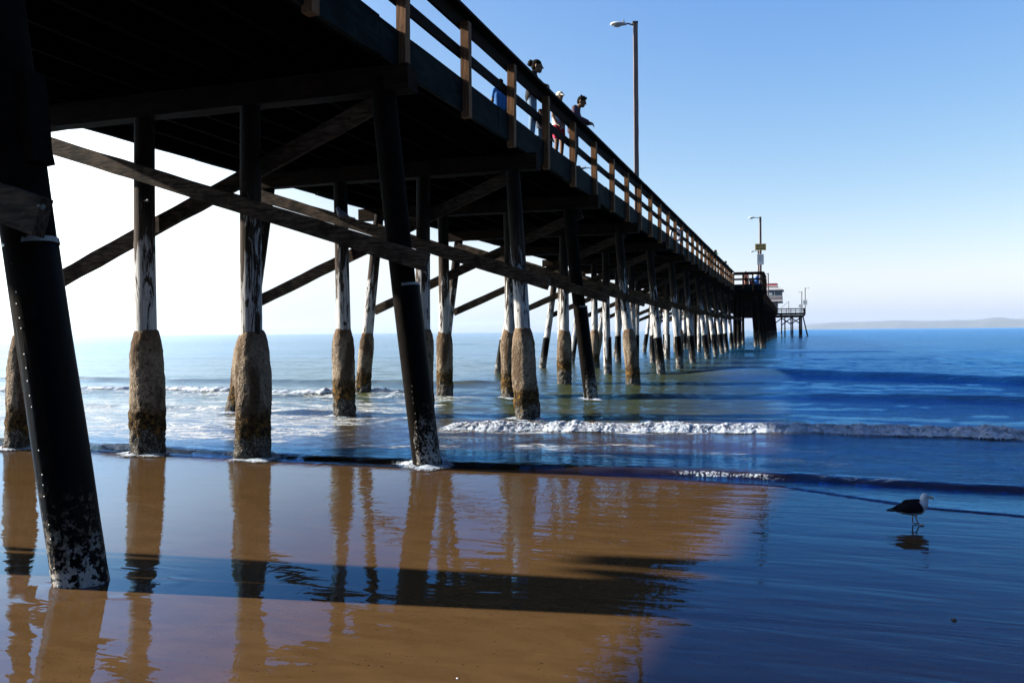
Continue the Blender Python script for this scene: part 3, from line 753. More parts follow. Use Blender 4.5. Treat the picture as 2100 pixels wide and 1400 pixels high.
# ------------------------------------------------------------------ railings
def post_mesh(h, low):
    mb = MB(); a = .075
    mb.beam((0, 0, -low), (0, 0, h), .15, .15, (0, 1, 0), 10, .003, 4)
    me = mb.mesh('post', M['post']); return me
PM = post_mesh(1.0, .62)
pj = random.Random(12)
PMD = PM.copy(); PMD.materials[0] = M['rail']
def railing(name, label, pts, posts, skip_cap=False):
    """pts: list of corner points of the outer face at deck height; posts: spacing"""
    x0, y0 = pts[0]; t = thing(name, label, 'railing', (x0, y0, ZD))
    for (ax, ay), (bx, by) in zip(pts[:-1], pts[1:]):
        d = Vector((bx - ax, by - ay, 0)); L = d.length; d /= L; nrm = Vector((d.y, -d.x, 0))   # outward: right of travel
        n = max(1, round(L / posts))
        ins = -nrm
        A = Vector((ax, ay, ZD)); B = Vector((bx, by, ZD)); nb = max(1, int(round(L / 9.8)))
        for zz, w, h, off, nm in ((1.045, .05, .235, .085, 'top_rail'), (.52, .045, .185, .085, 'middle_rail')):
            mb = MB()
            for i in range(nb):
                mb.beam(A + d * (L * i / nb + .004) + ins * off + Vector((0, 0, zz - .03)), A + d * (L * (i + 1) / nb - .004) + ins * off + Vector((0, 0, zz - .03)), w, h, segs=6, jit=.004, seed=i)
            build(nm, mb, M['rail'], t)
        mb = MB()
        for i in range(nb):
            mb.beam(A + d * (L * i / nb + .004) + ins * .06 + Vector((0, 0, 1.145)), A + d * (L * (i + 1) / nb - .004) + ins * .06 + Vector((0, 0, 1.145)), .37, .055, segs=6, jit=.004, seed=i + 7)
        build('handrail', mb, M['rail'], t)
        rz = math.atan2(d.y, d.x) - PI / 2
        yield_posts(t, A, d, L, n, nrm, rz)
    return t
def yield_posts(t, A, d, L, n, nrm, rz):
    for i in range(n + 1):
        p = A + d * (L * i / n) + nrm * .035
        o = put('post', PM if A.y < 92 and n > 5 else PMD, t, p - WL[t.name]); o.rotation_euler = (pj.uniform(-.014, .014), pj.uniform(-.010, .010), rz + pj.uniform(-.03, .03)); o.location.z += pj.uniform(-.025, .006)
ry0 = 11.06 - 2.455 * 4
main_rail = railing('pier_railing', 'dark timber railing with sunlit brown posts along the near edge of the pier', [(XR, ry0), (XR, ry0 + 2.455 * 33.3 + .1)], 2.455)
r2 = railing('platform_railing', 'railing round the square lookout that juts from the pier side', [(XR, 83.8), (-2.64, 83.8)][::-1][::-1], .9)
# wider deck and far platform
mb = MB()
def extra_rail(name, label, segs, sp):
    t = None
    for s in segs:
        if t is None: t = railing(name, label, s, sp)
        else:
            tt = railing(name, label, s, sp)
            for ch in list(tt.children):
                ch.parent = t; ch.location = ch.location + WL[tt.name] - WL[t.name]
            bpy.data.objects.remove(tt)
    return t
for ch_pts in ([(-2.64, 83.8), (-2.64, 93.05)],):
    tt = railing('spare', 'x', ch_pts, 1.9)
    for ch in list(tt.children):
        ch.parent = r2; ch.location = ch.location + WL[tt.name] - WL[r2.name]
    bpy.data.objects.remove(tt)
r3 = railing('deck_edge_railing', 'far railing running along the pier edge between lookout and end platform', [(-3.9, 93.6), (-3.9, 232.0)], 4.9)
r4 = extra_rail('end_railing', 'railing round the end platform crowded with leaning anglers gear', [[(-3.8, 232.95), (3.05, 232.95)], [(3.05, 232.95), (3.05, 257.5)]], 1.15)
r4['label'] = 'dark railing round the platform at the far end of the pier'
# boards fixed to the railing
for k, y in enumerate((58.3, 60.9)):
    mb = MB(); mb.beam((-5.37, y, 6.68), (-5.37, y + 2.2, 6.68), .03, .75, segs=4, jit=.004); b = build('board', mb, M['post'], main_rail)

# ------------------------------------------------------------------ lamp posts
def lamp(loc, label, H=7.2, arm=.75, sq=.17, heading=PI, sign=False, group='lamp posts on the pier'):
    t = thing('lamp_post', label, 'lamp post', loc, heading, group)
    mb = MB(); mb.beam((0, 0, 0), (0, 0, H), sq, sq, (0, 1, 0), 14, .004, int(loc[1])); build('pole', mb, M['pole'], t, local=True)
    mb = MB(); mb.tube([(.02, 0, H - .10), (arm * .45, 0, H - .03), (arm * .8, 0, H - .02)], [.030, .028, .026], 10); mb.box((-.09, -.10, H - .02), (.12, .10, H + .035)); build('arm', mb, M['steel'], t, local=True)
    mb = MB(); x0 = arm * .55; zz = H - .05
    prof = [(0, .05, .04), (.06, .09, .055), (.22, .15, .085), (.40, .165, .095), (.54, .13, .075), (.62, .05, .03)]
    n = 14; vs = []; fs = []
    for px, wd, hg in prof:
        for k in range(n):
            a = 2 * PI * k / n; z = math.sin(a) * hg; vs.append((x0 + px, math.cos(a) * wd, zz + (z if z > 0 else z * .55)))
    for i in range(len(prof) - 1):
        for k in range(n): fs.append((i*n+k, i*n+(k+1)%n, (i+1)*n+(k+1)%n, (i+1)*n+k))
    fs.append(tuple(range(n-1,-1,-1))); fs.append(tuple((len(prof)-1)*n+k for k in range(n))); mb.add(vs, fs)
    hd = build('lamp_head', mb, M['lamp_white'], t, sm=True, local=True)
    mb = MB(); mb.ball((x0 + .36, 0, zz - .045), (.17, .115, .055), 14, 8); build('lens', mb, M['glass'], hd, sm=True, local=True)
    mb = MB(); mb.tube([(x0 + .12, 0, zz + .06), (x0 + .12, 0, zz + .15)], [.035, .03], 10); mb.tube([(x0 + .12, 0, zz + .15), (x0 + .12, 0, zz + .16)], [.02, .02], 8)
    build('photocell', mb, M['steel'], hd, local=True)
    return t
hd0 = R(180 + 18)
lamp((-5.52, 31.9, ZD), 'tall brown wooden lamp post above the near railing with a white lamp head', 7.20, .58, .16, hd0)
l2 = lamp((-2.85, 84.4, ZD), 'lamp post on the lookout corner carrying a yellow sign above a white sign', 6.35, .9, .17, hd0)
lamp((-4.35, 121, ZD), 'slim lamp post just behind the signed one on the pier', 6.4, .9, .17, hd0)
lamp((-4.35, 170, ZD), 'lamp post rising in front of the restaurant roof', 6.4, .9, .17, hd0)
lamp((3.2, 236, ZD - .4), 'far right lamp post hung with white signs at the corner of the end platform', 6.9, .9, .18, R(10))
lamp((2.55, 256, ZD), 'shorter looking lamp post furthest out on the end platform', 6.4, .9, .18, hd0)
lamp((-12.62, 56.4, ZD - .3), 'lamp whose white head shows through the near railing beside the people', 7.0, .85, .17, hd0)
# signs on the lookout lamp
def signboard(name, label, loc, w, h, mat, marks, rz):
    t = thing(name, label, 'sign', loc, rz)
    mb = MB(); mb.box((-w / 2, -.012, -h / 2), (w / 2, .012, h / 2)); build('panel', mb, M[mat], t, local=True)
    mb = MB()
    for (x0, z0, x1, z1) in marks: mb.box((x0 * w, -.018, z0 * h), (x1 * w, -.0125, z1 * h))
    build('lettering', mb, M['blackp'], t, local=True)
    return t
signboard('warning_sign', 'yellow sign with dark lettering on the lookout lamp post', (-2.83, 84.26, 9.72), 1.0, .62, 'yellow',
          [(-.40, .05, -.25, .35), (-.2, .05, -.05, .35), (0, .05, .14, .35), (.2, .05, .38, .35), (-.38, -.34, -.1, -.1), (-.04, -.34, .16, -.1), (.22, -.34, .4, -.1)], R(8))
signboard('notice_sign', 'white notice sign below the yellow one on the lookout lamp post', (-2.85, 84.27, 8.55), .62, 1.0, 'white',
          [(-.32, .30, .32, .36), (-.32, .14, .2, .18), (-.32, 0, .28, .04), (-.32, -.14, .1, -.10)], R(8))
signboard('notice_board', 'white sign on the corner lamp post of the end platform', (3.18, 235.85, 8.9), 1.1, 1.3, 'white', [(-.3, .1, .3, .2), (-.3, -.2, .2, -.1)], R(5))
signboard('notice_board', 'smaller white sign lower beside the corner lamp post of the end platform', (2.1, 235.8, 8.0), 1.0, .8, 'white', [(-.3, .1, .3, .2)], R(5))

# ------------------------------------------------------------------ restaurant at the end
rest = thing('restaurant', 'two storey mauve restaurant with red roof band at the pier end', 'building', (-7.5, 247, ZD))
def bx(name, a, b, m, p=rest):
    mb = MB(); mb.box(a, b); return build(name, mb, M[m], p)
bx('lower_storey', (-11.2, 241.5, ZD + .003), (-3.85, 254, 9.35), 'siding')
up = bx('upper_storey', (-12.2, 240.3, 9.5), (-2.6, 255, 12.55), 'siding')
bx('floor_edge', (-12.3, 240.2, 9.34), (-2.5, 255.1, 9.52), 'blackp')
bx('trim', (-12.24, 240.24, 9.53), (-2.56, 240.297, 9.75), 'white'); bx('trim', (-12.24, 240.24, 10.75), (-2.56, 240.297, 10.9), 'white')
bx('trim', (-2.597, 240.3, 9.53), (-2.55, 255, 9.75), 'white')
for i in range(5):
    x1 = -2.75 - i * 1.9; wdw = bx('window', (x1 - 1.72, 240.22, 10.93), (x1, 240.28, 12.35), 'wglass')
    bx('mullion', (x1 - 1.82, 240.19, 10.93), (x1 - 1.74, 240.295, 12.4), 'white', wdw)
    bx('blind', (x1 - 1.6 + .3 * (i % 2), 240.195, 11.2), (x1 - .5, 240.217, 11.9), 'white' if i in (1, 2) else 'wglass', wdw)
for i in range(6):
    bx('window', (-2.595, 240.6 + i * 2.35, 10.93), (-2.56, 242.7 + i * 2.35, 12.35), 'wglass')
mb = MB(); mb.add([(-12.7, 239.8, 12.56), (-2.2, 239.8, 12.56), (-2.2, 255.4, 12.56), (-12.7, 255.4, 12.56), (-11.4, 241.4, 13.3), (-3.6, 241.4, 13.3), (-3.6, 254, 13.3), (-11.4, 254, 13.3)],
                  [(0, 3, 2, 1), (4, 5, 6, 7), (0, 1, 5, 4), (1, 2, 6, 5), (2, 3, 7, 6), (3, 0, 4, 7)])
rf = build('roof', mb, M['roof'], rest)
bx('parapet', (-11.3, 241.5, 13.303), (-3.7, 253.9, 13.55), 'blackp', rf); bx('parapet_trim', (-11.35, 241.45, 13.553), (-3.65, 253.9, 13.72), 'white', rf)
bx('red_band', (-11.0, 241.8, 13.723), (-3.95, 253.5, 14.35), 'red', rf); bx('band_cap', (-11.1, 241.7, 14.353), (-3.85, 253.6, 14.47), 'white', rf)
# hoist
dv = thing('hoist', 'thin grey hoist post with a slanting stay on the end platform', 'hoist', (-.9, 235, ZD))
mb = MB(); mb.tube([(-.9, 235, ZD), (-.9, 235, 9.25)], [.09, .07], 8); build('mast', mb, M['steel'], dv)
mb = MB(); mb.tube([(-.9, 235, 9.2), (-2.9, 235, 7.5)], [.05, .05], 6); build('stay', mb, M['steel'], dv)

# ------------------------------------------------------------------ people
def remesh(mb, voxel, mat, name, parent, iters=2, sub=None):
    me = mb.mesh(name + '_raw', mat); o = bpy.data.objects.new(name + '_raw', me); COL.objects.link(o)
    md = o.modifiers.new('r', 'REMESH'); md.mode = 'VOXEL'; md.voxel_size = voxel; md.use_smooth_shade = True
    if iters:
        sm_ = o.modifiers.new('s', 'SMOOTH'); sm_.factor = .5; sm_.iterations = iters
    dg = bpy.context.evaluated_depsgraph_get(); dg.update()
    nm = bpy.data.meshes.new_from_object(o.evaluated_get(dg)); nm.name = name
    bpy.data.objects.remove(o); bpy.data.meshes.remove(me)
    nm.materials.clear(); nm.materials.append(mat); smooth(nm)
    return put(name, nm, parent)
def hand(mb, w, d, palm, k, curl=.6, side=1):
    """hand at wrist w pointing along d, palm normal 'palm'"""
    d = Vector(d).normalized(); pn = Vector(palm); pn = (pn - d * pn.dot(d)).normalized(); sd = d.cross(pn) * side
    w = Vector(w); 
    for j in (-1, -.35, .35, 1): mb.capsule(w + sd * (j * .018 * k), w + d * (.085 * k) + sd * (j * .030 * k), .014 * k, .0125 * k, 8)
    for j, L in ((-1, .062), (-.35, .078), (.35, .074), (1, .058)):
        a = w + d * (.085 * k) + sd * (j * .030 * k); c = curl
        b = a + (d * math.cos(c * .6) + pn * math.sin(c * .6)) * (L * .5 * k)
        e = b + (d * math.cos(c * 1.5) + pn * math.sin(c * 1.5)) * (L * .5 * k)
        mb.capsule(a, b, .0105 * k, .0095 * k, 8); mb.capsule(b, e, .0095 * k, .008 * k, 8)
    a = w + d * (.025 * k) + sd * (-.025 * k); b = a + (d * .7 - sd * .6 + pn * .3).normalized() * (.045 * k); e = b + (d * .9 + pn * .5).normalized() * (.03 * k)
    mb.capsule(a, b, .014 * k, .011 * k, 8); mb.capsule(b, e, .011 * k, .009 * k, 8)
def person(label, loc, rz, Ht, pose, top='c_black', legs='c_denim', hair='short', sleeves='long', legwear='long', cap=None, female=False, skin=SKIN, hat_col='c_cream', hs=1.0):
    """local x forward, y left, z up; joints for a 1.75 m adult scaled to Ht. pose: joint overrides"""
    t = thing('person', label, 'person', loc, rz, 'people on the pier'); k = Ht / 1.75
    J = dict(pelvis=(0, 0, .95), chest=(.0, 0, 1.30), neck=(.01, 0, 1.50), head=(.045, 0, 1.635), facing=(1, 0, -.1),
             lsh=(0, .18, 1.43), rsh=(0, -.18, 1.43), lel=(.02, .24, 1.14), rel=(.02, -.24, 1.14), lwr=(.14, .22, .90), rwr=(.14, -.22, .90),
             lhip=(0, .09, .93), rhip=(0, -.09, .93), lkn=(.02, .10, .50), rkn=(.02, -.10, .50), lan=(-.02, .11, .08), ran=(-.02, -.11, .08),
             lhd=(1, 0, -.4), rhd=(1, 0, -.4))
    J.update(pose); P = {n: Vector(v) * k for n, v in J.items() if n not in ('facing', 'lhd', 'rhd')}
    fw = Vector(J['facing']).normalized(); side = Vector((0, 0, 1)).cross(fw).normalized(); upv = fw.cross(side)
    b = MB(); c = lambda p, q, r0, r1: b.capsule(P[p], P[q], r0 * k, r1 * k, 12)
    ws = .88 if female else 1.0
    # trunk
    sdir_ = (P['lsh'] - P['rsh']).normalized()
    for j in (-1, 0, 1): b.capsule(P['pelvis'] + sdir_ * (.075 * j * k), P['chest'] + sdir_ * (.085 * j * k * ws), .105 * k, .108 * k * ws, 12)
    for j in (-1, 1): b.capsule(P['chest'] + sdir_ * (.08 * j * k * ws), (P['lsh'] if j > 0 else P['rsh']).lerp(P['neck'], .25), .10 * k * ws, .062 * k, 12)
    b.capsule(P['chest'], P['neck'], .10 * k, .058 * k); c('neck', 'head', .055, .055)
    hc = P['head']
    # head: skull, face, jaw, nose, ears
    kb = k; kh = k * hs
    def hp(f, s_, u): return hc + fw * (f * kh) + side * (s_ * kh) + upv * (u * kh)
    k = kh
    b.ball(hp(-.012, 0, .025), (.092 * k, .078 * k, .098 * k), 16, 12); b.capsule(hp(.03, 0, .0), hp(.048, 0, -.075), .062 * k, .040 * k)
    b.capsule(hp(.01, .03, -.04), hp(.045, .012, -.085), .042 * k, .028 * k); b.capsule(hp(.01, -.03, -.04), hp(.045, -.012, -.085), .042 * k, .028 * k)
    b.capsule(hp(.085, 0, .015), hp(.108, 0, -.022), .011 * k, .015 * k, 8); b.capsule(hp(.085, -.018, -.058), hp(.085, .018, -.058), .010 * k, .010 * k, 8)
    b.capsule(hp(.075, -.03, .035), hp(.075, .03, .035), .014 * k, .014 * k, 8)
    for s_ in (-1, 1): b.capsule(hp(-.01, s_ * .078, .015), hp(-.015, s_ * .082, -.025), .018 * k, .013 * k, 8)
    k = kb
    for s_ in 'lr':
        c(s_ + 'sh', s_ + 'el', .052, .040); c(s_ + 'el', s_ + 'wr', .040, .026)
        hand(b, P[s_ + 'wr'], J[s_ + 'hd'], (0, 0, -1) if abs(Vector(J[s_ + 'hd']).normalized().z) < .8 else (1, 0, 0), k, .7, 1 if s_ == 'l' else -1)
        c(s_ + 'hip', s_ + 'kn', .088, .058); c(s_ + 'kn', s_ + 'an', .058, .038)
        b.capsule(P[s_ + 'an'] + Vector((-.04, 0, -.04)) * k, P[s_ + 'an'] + Vector((.15, 0, -.05)) * k, .036 * k, .03 * k)
    body = remesh(b, .0095 * k, skin, 'body', t, 2)
    for s_ in (-1, 1):
        e = MB(); e.ball(hp(.080, s_ * .032, .012), .0125 * k, 8, 6); build('eye', e, M['eye'], t, sm=True, local=True)
    # clothes
    s = MB(); g = .016
    for j in (-1, 0, 1): s.capsule(P['pelvis'] + Vector((0, 0, -.02 * k)) + sdir_ * (.075 * j * k), P['chest'] + sdir_ * (.085 * j * k * ws), (.105 + g) * k, (.108 + g) * k * ws, 12)
    for j in (-1, 1): s.capsule(P['chest'] + sdir_ * (.08 * j * k * ws), (P['lsh'] if j > 0 else P['rsh']).lerp(P['neck'], .2), (.10 + g) * k * ws, (.060 + g) * k, 12)
    s.capsule(P['chest'], P['chest'].lerp(P['neck'], .80), (.10 + g) * k, .066 * k)
    for a in 'lr':
        s.capsule(P[a + 'sh'], P[a + 'el'] if sleeves != 'short' else P[a + 'sh'].lerp(P[a + 'el'], .6), (.055 + g) * k, (.046 + g) * k)
        if sleeves == 'long': s.capsule(P[a + 'el'], P[a + 'el'].lerp(P[a + 'wr'], .92), (.044 + g) * k, (.030 + g) * k)
    remesh(s, .014 * k, M[top], 'shirt', t, 2)
    s = MB(); e = .985 if legwear == 'long' else .62
    s.capsule(P['pelvis'] + Vector((0, .06, .04)) * k, P['pelvis'] + Vector((0, -.06, .04)) * k, .116 * k, .116 * k)
    for a in 'lr':
        s.capsule(P[a + 'hip'], P[a + 'hip'].lerp(P[a + 'kn'], 1 if legwear == 'long' else .62), .104 * k, .078 * k if legwear == 'long' else .098 * k)
        if legwear == 'long': s.capsule(P[a + 'kn'], P[a + 'an'] + Vector((0, 0, .02)) * k, .074 * k, .058 * k)
    remesh(s, .014 * k, M[legs], 'trousers' if legwear == 'long' else 'shorts', t, 2)
    for a in 'lr':
        s = MB(); s.capsule(P[a + 'an'] + Vector((-.05, 0, -.042)) * k, P[a + 'an'] + Vector((.165, 0, -.05)) * k, .046 * k, .038 * k); s.capsule(P[a + 'an'] + Vector((-.02, 0, .0)) * k, P[a + 'an'] + Vector((-.02, 0, -.04)) * k, .05 * k, .05 * k)
        s.v = [(x, y, max(z, .002)) for x, y, z in s.v]
        remesh(s, .014 * k, M['c_dark'], 'shoe', t, 1)
    # hair
    k = kh; h = MB(); h.ball(hp(-.022, 0, .045), (.098 * k, .086 * k, .088 * k), 16, 10); h.ball(hp(-.05, 0, .0), (.065 * k, .078 * k, .085 * k), 14, 10)
    if hair == 'bun':
        h.ball(hp(-.125, 0, .055), .062 * k, 12, 8); h.ball(hp(-.135, 0, .10), .028 * k, 8, 6); h.ball(hp(-.165, .01, .04), .03 * k, 8, 6)
    if hair == 'tousled':
        rg = random.Random(3)
        for _ in range(26): h.ball(hp(rg.uniform(-.08, .07), rg.uniform(-.06, .06), rg.uniform(.09, .125)), rg.uniform(.014, .026) * k, 8, 6)
    if hair == 'long':
        h.capsule(hp(-.07, 0, .0), hp(-.085, 0, -.16), .06 * k, .045 * k)
    remesh(h, .009 * k, M['hair'], 'hair', t, 1)
    if cap:
        s = MB(); s.ball(hp(-.012, 0, .062), (.104 * k, .092 * k, .080 * k), 16, 10); s.capsule(hp(.07, -.03, .062), hp(.155, -.02, .045), .022 * k, .012 * k); s.capsule(hp(.07, .03, .062), hp(.155, .02, .045), .022 * k, .012 * k); s.capsule(hp(.07, 0, .066), hp(.165, 0, .047), .022 * k, .012 * k)
        remesh(s, .010 * k, M[hat_col], 'cap', t, 1)
    return t
lean = dict(pelvis=(-.04, 0, .95), chest=(.06, 0, 1.27), neck=(.19, 0, 1.43), head=(.26, 0, 1.55), lsh=(.15, .18, 1.37), rsh=(.15, -.18, 1.37),
            lel=(.28, .24, 1.14), rel=(.28, -.24, 1.14), lwr=(.50, .16, 1.17), rwr=(.50, -.14, 1.17), lhd=(1, -.3, -.2), rhd=(1, .3, -.25), lkn=(-.03, .1, .5), rkn=(.05, -.1, .5), lan=(-.1, .11, .08), ran=(0, -.11, .08))
deep = dict(pelvis=(-.16, 0, .93), chest=(.06, 0, 1.16), neck=(.24, 0, 1.25), head=(.36, 0, 1.31), lsh=(.17, .18, 1.24), rsh=(.17, -.18, 1.24),
            lel=(.20, .30, 1.16), rel=(.20, -.30, 1.16), lwr=(.42, .18, 1.18), rwr=(.42, -.16, 1.18), lhd=(1, -.3, -.3), rhd=(1, .3, -.3), lkn=(-.1, .1, .5), rkn=(-.05, -.1, .5), lan=(-.18, .11, .08), ran=(-.1, -.11, .08), facing=(1, 0, -.35))
stand = dict(pelvis=(-.03, 0, .95), chest=(.02, 0, 1.29), neck=(.07, 0, 1.49), head=(.13, 0, 1.62), lsh=(.05, .18, 1.42), rsh=(.05, -.18, 1.42),
             lel=(.08, .27, 1.22), rel=(.06, -.27, 1.22), lwr=(.30, .22, 1.17), rwr=(.30, -.20, 1.17), lhd=(1, -.3, -.3), rhd=(1, .3, -.3))
person('woman with a big dark hair bun in a black top standing at the railing', (-5.53, 18.4, ZD), R(10), 1.76, dict(stand, rel=(-.12, -.30, 1.22)), 'c_black', 'c_denim', 'bun', 'short', female=True, hs=1.22)
person('person in a cream cap, white shirt and red shorts standing behind the railing', (-5.66, 21.2, ZD), R(-25), 1.80, dict(facing=(1, -.2, -.2)), 'c_white', 'c_red', 'short', 'short', 'short', cap=True, female=True)
person('dark haired man in a plum jacket resting his hands on the handrail', (-5.50, 22.15, ZD), R(5), 1.94, dict(stand, chest=(.05, 0, 1.29), head=(.20, 0, 1.60), neck=(.12, 0, 1.48), lwr=(.36, .16, 1.10), rwr=(.38, -.14, 1.08), facing=(1, -.1, -.35)), 'c_plum', 'c_dark', 'tousled', hs=1.08)
person('boy in a loose blue shirt standing behind the railing left of the bun haired woman', (-6.25, 18.35, ZD), R(120), 1.42, dict(), 'c_blue', 'c_dark', 'short', 'short')
person('small child in dark blue looking through the rails beside the bun haired woman', (-5.68, 19.55, ZD), R(-10), .98, dict(lel=(.12, .26, 1.2), lwr=(.25, .2, 1.4), lhd=(1, 0, .6)), 'c_dark', 'c_denim', 'short', 'long')
person('toddler whose dark head just shows behind the middle rail', (-5.68, 20.45, ZD), R(0), .80, dict(), 'c_black', 'c_dark', 'short', 'long')
person('far person in green bent low over the railing', (-5.55, 62.6, ZD), R(15), 1.75, deep, 'c_green', 'c_dark', 'short')
person('furthest person leaning over the railing, in dark blue', (-5.60, 73.9, ZD), R(10), 1.72, dict(deep, head=(.3, 0, 1.40), neck=(.2, 0, 1.30)), 'c_blue', 'c_dark', 'short')
sit = dict(pelvis=(0, 0, .50), chest=(.02, 0, .84), neck=(.04, 0, 1.04), head=(.08, 0, 1.17), lsh=(.02, .18, .98), rsh=(.02, -.18, .98), lel=(.12, .25, .72), rel=(.12, -.25, .72), lwr=(.33, .15, .66), rwr=(.33, -.15, .66),
           lhip=(0, .1, .48), rhip=(0, -.1, .48), lkn=(.42, .13, .50), rkn=(.42, -.13, .50), lan=(.44, .13, .08), ran=(.44, -.13, .08))
person('person in rose brown seated on a crate behind the lookout railing', (-4.25, 85.0, ZD), R(-80), 1.78, sit, 'c_rose', 'c_rose', 'short')
ct = thing('crate', 'wooden crate under the seated person on the lookout', 'crate', (-4.25, 85.02, ZD))
mb = MB(); mb.box((-.30, -.24, .004), (.30, .24, .36)); build('crate_body', mb, M['post'], ct, local=True)
mb = MB(); mb.box((-.32, -.26, .362), (.32, .26, .395)); build('lid', mb, M['rail'], ct, local=True)
br = thing('trash_barrel', 'blue round barrel behind the lookout railing', 'barrel', (-3.25, 85.0, ZD))
mb = MB(); mb.tube([(0, 0, .004), (0, 0, .3), (0, 0, .32), (0, 0, .34), (0, 0, .6), (0, 0, .62), (0, 0, .64), (0, 0, .8)], [.28, .29, .305, .29, .29, .305, .29, .28], 20); build('drum', mb, M['blue'], br, sm=False, local=True)
mb = MB(); mb.tube([(0, 0, .80), (0, 0, .84), (0, 0, .98), (0, 0, 1.04)], [.29, .285, .2, .05], 20); build('lid', mb, M['lamp_white'], br, sm=False, local=True)
cl = thing('cooler', 'red cooler box beside the blue barrel on the lookout', 'cooler', (-3.72, 84.85, ZD))
mb = MB(); mb.box((-.16, -.18, .004), (.16, .18, .38)); build('box_body', mb, M['red'], cl, local=True)
mb = MB(); mb.box((-.17, -.19, .382), (.17, .19, .45)); build('lid', mb, M['white'], cl, local=True)
mb = MB(); mb.tube([(-.18, 0, .30), (-.18, 0, .55), (.18, 0, .55), (.18, 0, .30)], [.015] * 4, 8); build('handle', mb, M['red'], cl, local=True)
# life ring on the railing
lr = thing('life_ring', 'white life ring hanging inside the near railing', 'life ring', (-5.52, 43.2, 6.68))
mb = MB(); n, m = 28, 12; vsx = []; fsx = []
for i in range(n):
    a = 2 * PI * i / n
    for j in range(m):
        b_ = 2 * PI * j / m; rr = .29 + .075 * math.cos(b_); vsx.append((.05 * math.sin(b_), rr * math.cos(a), rr * math.sin(a)))
for i in range(n):
    for j in range(m): fsx.append((i*m+j, ((i+1)%n)*m+j, ((i+1)%n)*m+(j+1)%m, i*m+(j+1)%m))
mb.add(vsx, fsx); build('ring', mb, M['white'], lr, sm=True, local=True)
lr.rotation_euler = (0, 0, R(-50))
for a in (45, 135, 225, 315):
    mb = MB(); c, s_ = math.cos(R(a)), math.sin(R(a)); mb.tube([(0, .20 * c, .20 * s_), (.062, .29 * c, .29 * s_), (0, .38 * c, .38 * s_)], [.02] * 3, 8); build('band', mb, M['red'], lr, local=True)

# ------------------------------------------------------------------ birds
def gull():
    gz = float(sand_z(8.45)) + .004
    t = thing('gull', 'white headed gull with dark back standing in the shallow water film', 'gull', (1.03, 8.45, gz), R(18 - 4))
    gw = simple('gull_white_plumage', (.20, .215, .24), .8, .05, 40); gd = simple('gull_dark_plumage', (.003, .003, .004), .85, .25, 40, spec=.05)
    gb = simple('gull_bill', (.30, .17, .03), .5, .2, 20); gl = simple('gull_leg', (.16, .11, .10), .6, .2, 20)
    b = MB()
    ch = [((-.135, 0, .125), .022), ((-.09, 0, .130), .042), ((-.03, 0, .140), .060), ((.03, 0, .152), .064), ((.075, 0, .175), .054), ((.092, 0, .205), .041), ((.095, 0, .232), .034), ((.100, 0, .252), .032)]
    for (p, r0), (q, r1) in zip(ch[:-1], ch[1:]): b.capsule(p, q, r0, r1, 14)
    b.capsule((.105, 0, .253), (.125, 0, .248), .028, .018, 12); b.capsule((.05, 0, .135), (.01, 0, .115), .05, .035, 12)
    for s_ in (-1, 1): b.capsule((.005 + s_ * .006, s_ * .026, .115), (.008, s_ * .026, .080), .024, .010, 10)
    remesh(b, .0042, gw, 'body', t, 3)
    for s_ in (-1, 1):
        wg = MB(); n = 14; secs = []
        prof = [(.062, .150, .030, .010), (.045, .158, .046, .016), (.01, .160, .056, .020), (-.04, .156, .054, .020), (-.09, .148, .040, .017), (-.13, .142, .024, .012), (-.165, .134, .013, .008), (-.21, .126, .008, .005), (-.235, .122, .003, .003)]
        vs_, fs_ = [], []
        for x, z, hh, th in prof:
            yy = .060 if x > -.1 else .060 - (-.1 - x) * .36
            for k in range(n):
                a = 2 * PI * k / n; up_ = math.sin(a) * hh
                vs_.append((x, s_ * (yy - .55 * max(0, up_) + math.cos(a) * th), z + up_ * (1.0 if up_ > 0 else .85)))
        for i in range(len(prof) - 1):
            for k in range(n): fs_.append((i*n+k, i*n+(k+1)%n, (i+1)*n+(k+1)%n, (i+1)*n+k))
        fs_.append(tuple(range(n-1,-1,-1))); fs_.append(tuple((len(prof)-1)*n+k for k in range(n))); wg.add(vs_, fs_)
        build('wing', wg, gd, t, sm=True, local=True)
    m = MB(); m.capsule((.035, 0, .192), (-.06, 0, .186), .040, .038, 14); m.capsule((-.06, 0, .186), (-.12, 0, .160), .036, .018, 12); remesh(m, .005, gd, 'mantle', t, 2)
    tl = MB(); tl.beam((-.12, 0, .134), (-.20, 0, .122), .05, .012, segs=3); build('tail', tl, gw, t, local=True)
    bk = MB(); bk.tube([(.134, 0, .248), (.155, 0, .244), (.172, 0, .239), (.182, 0, .228)], [.0095, .0085, .0085, .002], 8); build('bill', bk, gb, t, sm=True, local=True)
    for s_ in (-1, 1):
        e = MB(); e.ball((.118, s_ * .0235, .258), .0045, 8, 6); build('eye', e, M['eye'], t, sm=True, local=True)
    for s_, dx in ((1, -.004), (-1, .03)):
        g = MB(); x0 = .008 + dx * .4; x1 = .008 + dx
        g.tube([(x0, s_ * .026, .095), (x0 - .004, s_ * .026, .055), (x1, s_ * .026, .006)], [.0075, .0058, .0055], 8); g.ball((x0 - .003, s_ * .026, .052), .008, 8, 6)
        for a in (-.5, 0, .5): g.tube([(x1, s_ * .026, .006), (x1 + .045 * math.cos(a), s_ * .026 + .045 * math.sin(a), .002)], [.005, .0035], 6)
        g.add([(x1, s_ * .026, .005), (x1 + .039, s_ * .026 - .021, .003), (x1 + .044, s_ * .026, .003), (x1 + .039, s_ * .026 + .021, .003)], [(0, 1, 2, 3)])
        build('leg', g, gl, t, sm=True, local=True)
    return t
gull()
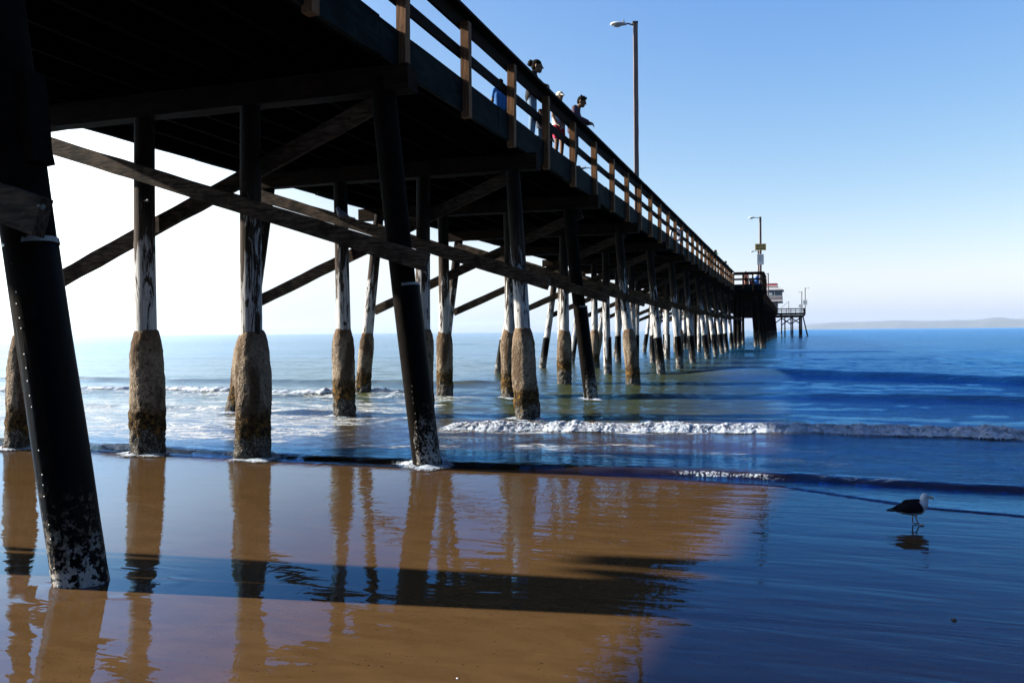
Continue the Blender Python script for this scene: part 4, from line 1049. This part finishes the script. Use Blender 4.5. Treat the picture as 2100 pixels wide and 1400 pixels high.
def pigeon():
    t = thing('pigeon', 'small dark bird perched on the sloping brace beneath the deck', 'bird', (-6.08, 10.775, 3.505), R(200))
    dk = simple('pigeon_plumage', (.03, .03, .034), .7, .2, 40); b = MB()
    ch = [((-.10, 0, .055), .018), ((-.04, 0, .075), .045), ((.01, 0, .095), .050), ((.035, 0, .135), .034), ((.045, 0, .165), .028)]
    for (p, r0), (q, r1) in zip(ch[:-1], ch[1:]): b.capsule(p, q, r0, r1, 12)
    remesh(b, .005, dk, 'body', t, 2)
    bk = MB(); bk.tube([(.068, 0, .165), (.092, 0, .160)], [.007, .002], 6); build('bill', bk, M['blackp'], t, local=True)
    tl = MB(); tl.beam((-.09, 0, .055), (-.20, 0, .025), .045, .012); build('tail', tl, dk, t, local=True)
    for s_ in (-1, 1):
        g = MB(); g.tube([(.0, s_ * .02, .06), (.005, s_ * .02, .0)], [.006, .005], 6); build('leg', g, M['rail'], t, local=True)
pigeon()

# small things on the sand
def stone(name, label, cat, x, y, r, mat, seed, flat=.6):
    t = thing(name, label, cat, (x, y, float(sand_z(y)) + r * flat * .55)); mb = MB(); mb.ball((0, 0, 0), (r, r * .8, r * flat), 14, 10)
    mb.v = [tuple(Vector(v) * (1 + .22 * mnoise.noise(Vector(v) / r * 1.3 + Vector((seed, 0, 0))))) for v in mb.v]
    build('stone_body' if cat == 'pebble' else 'shell_body', mb, mat, t, sm=True, local=True); return t
stone('pebble', 'small dark pebble half sunk in the wet sand at the lower right', 'pebble', .85, 5.29, .014, M['blackp'], 2)
stone('shell', 'tiny white shell lying on the lit brown sand near the bottom edge', 'shell', -1.44, 3.55, .006, M['nail'], 5, .5)

# ------------------------------------------------------------------ air
def haze():
    mb = MB(); mb.box((-11800, -290, -5.6), (11800, 13900, 165)); 
    t = NT('sea_haze'); v = t.n('ShaderNodeVolumePrincipled'); t.set(v, 'Color', (.42, .54, .72, 1)); t.set(v, 'Density', 4e-5); t.set(v, 'Anisotropy', .2)
    t.t.links.new(v.outputs[0], t.out.inputs['Volume'])
    o = build('haze', mb, t.m); setting(o, 'pale sea haze over the bay', 'stuff', 'haze')
    o.visible_shadow = True
HAZE = True
if HAZE: haze()
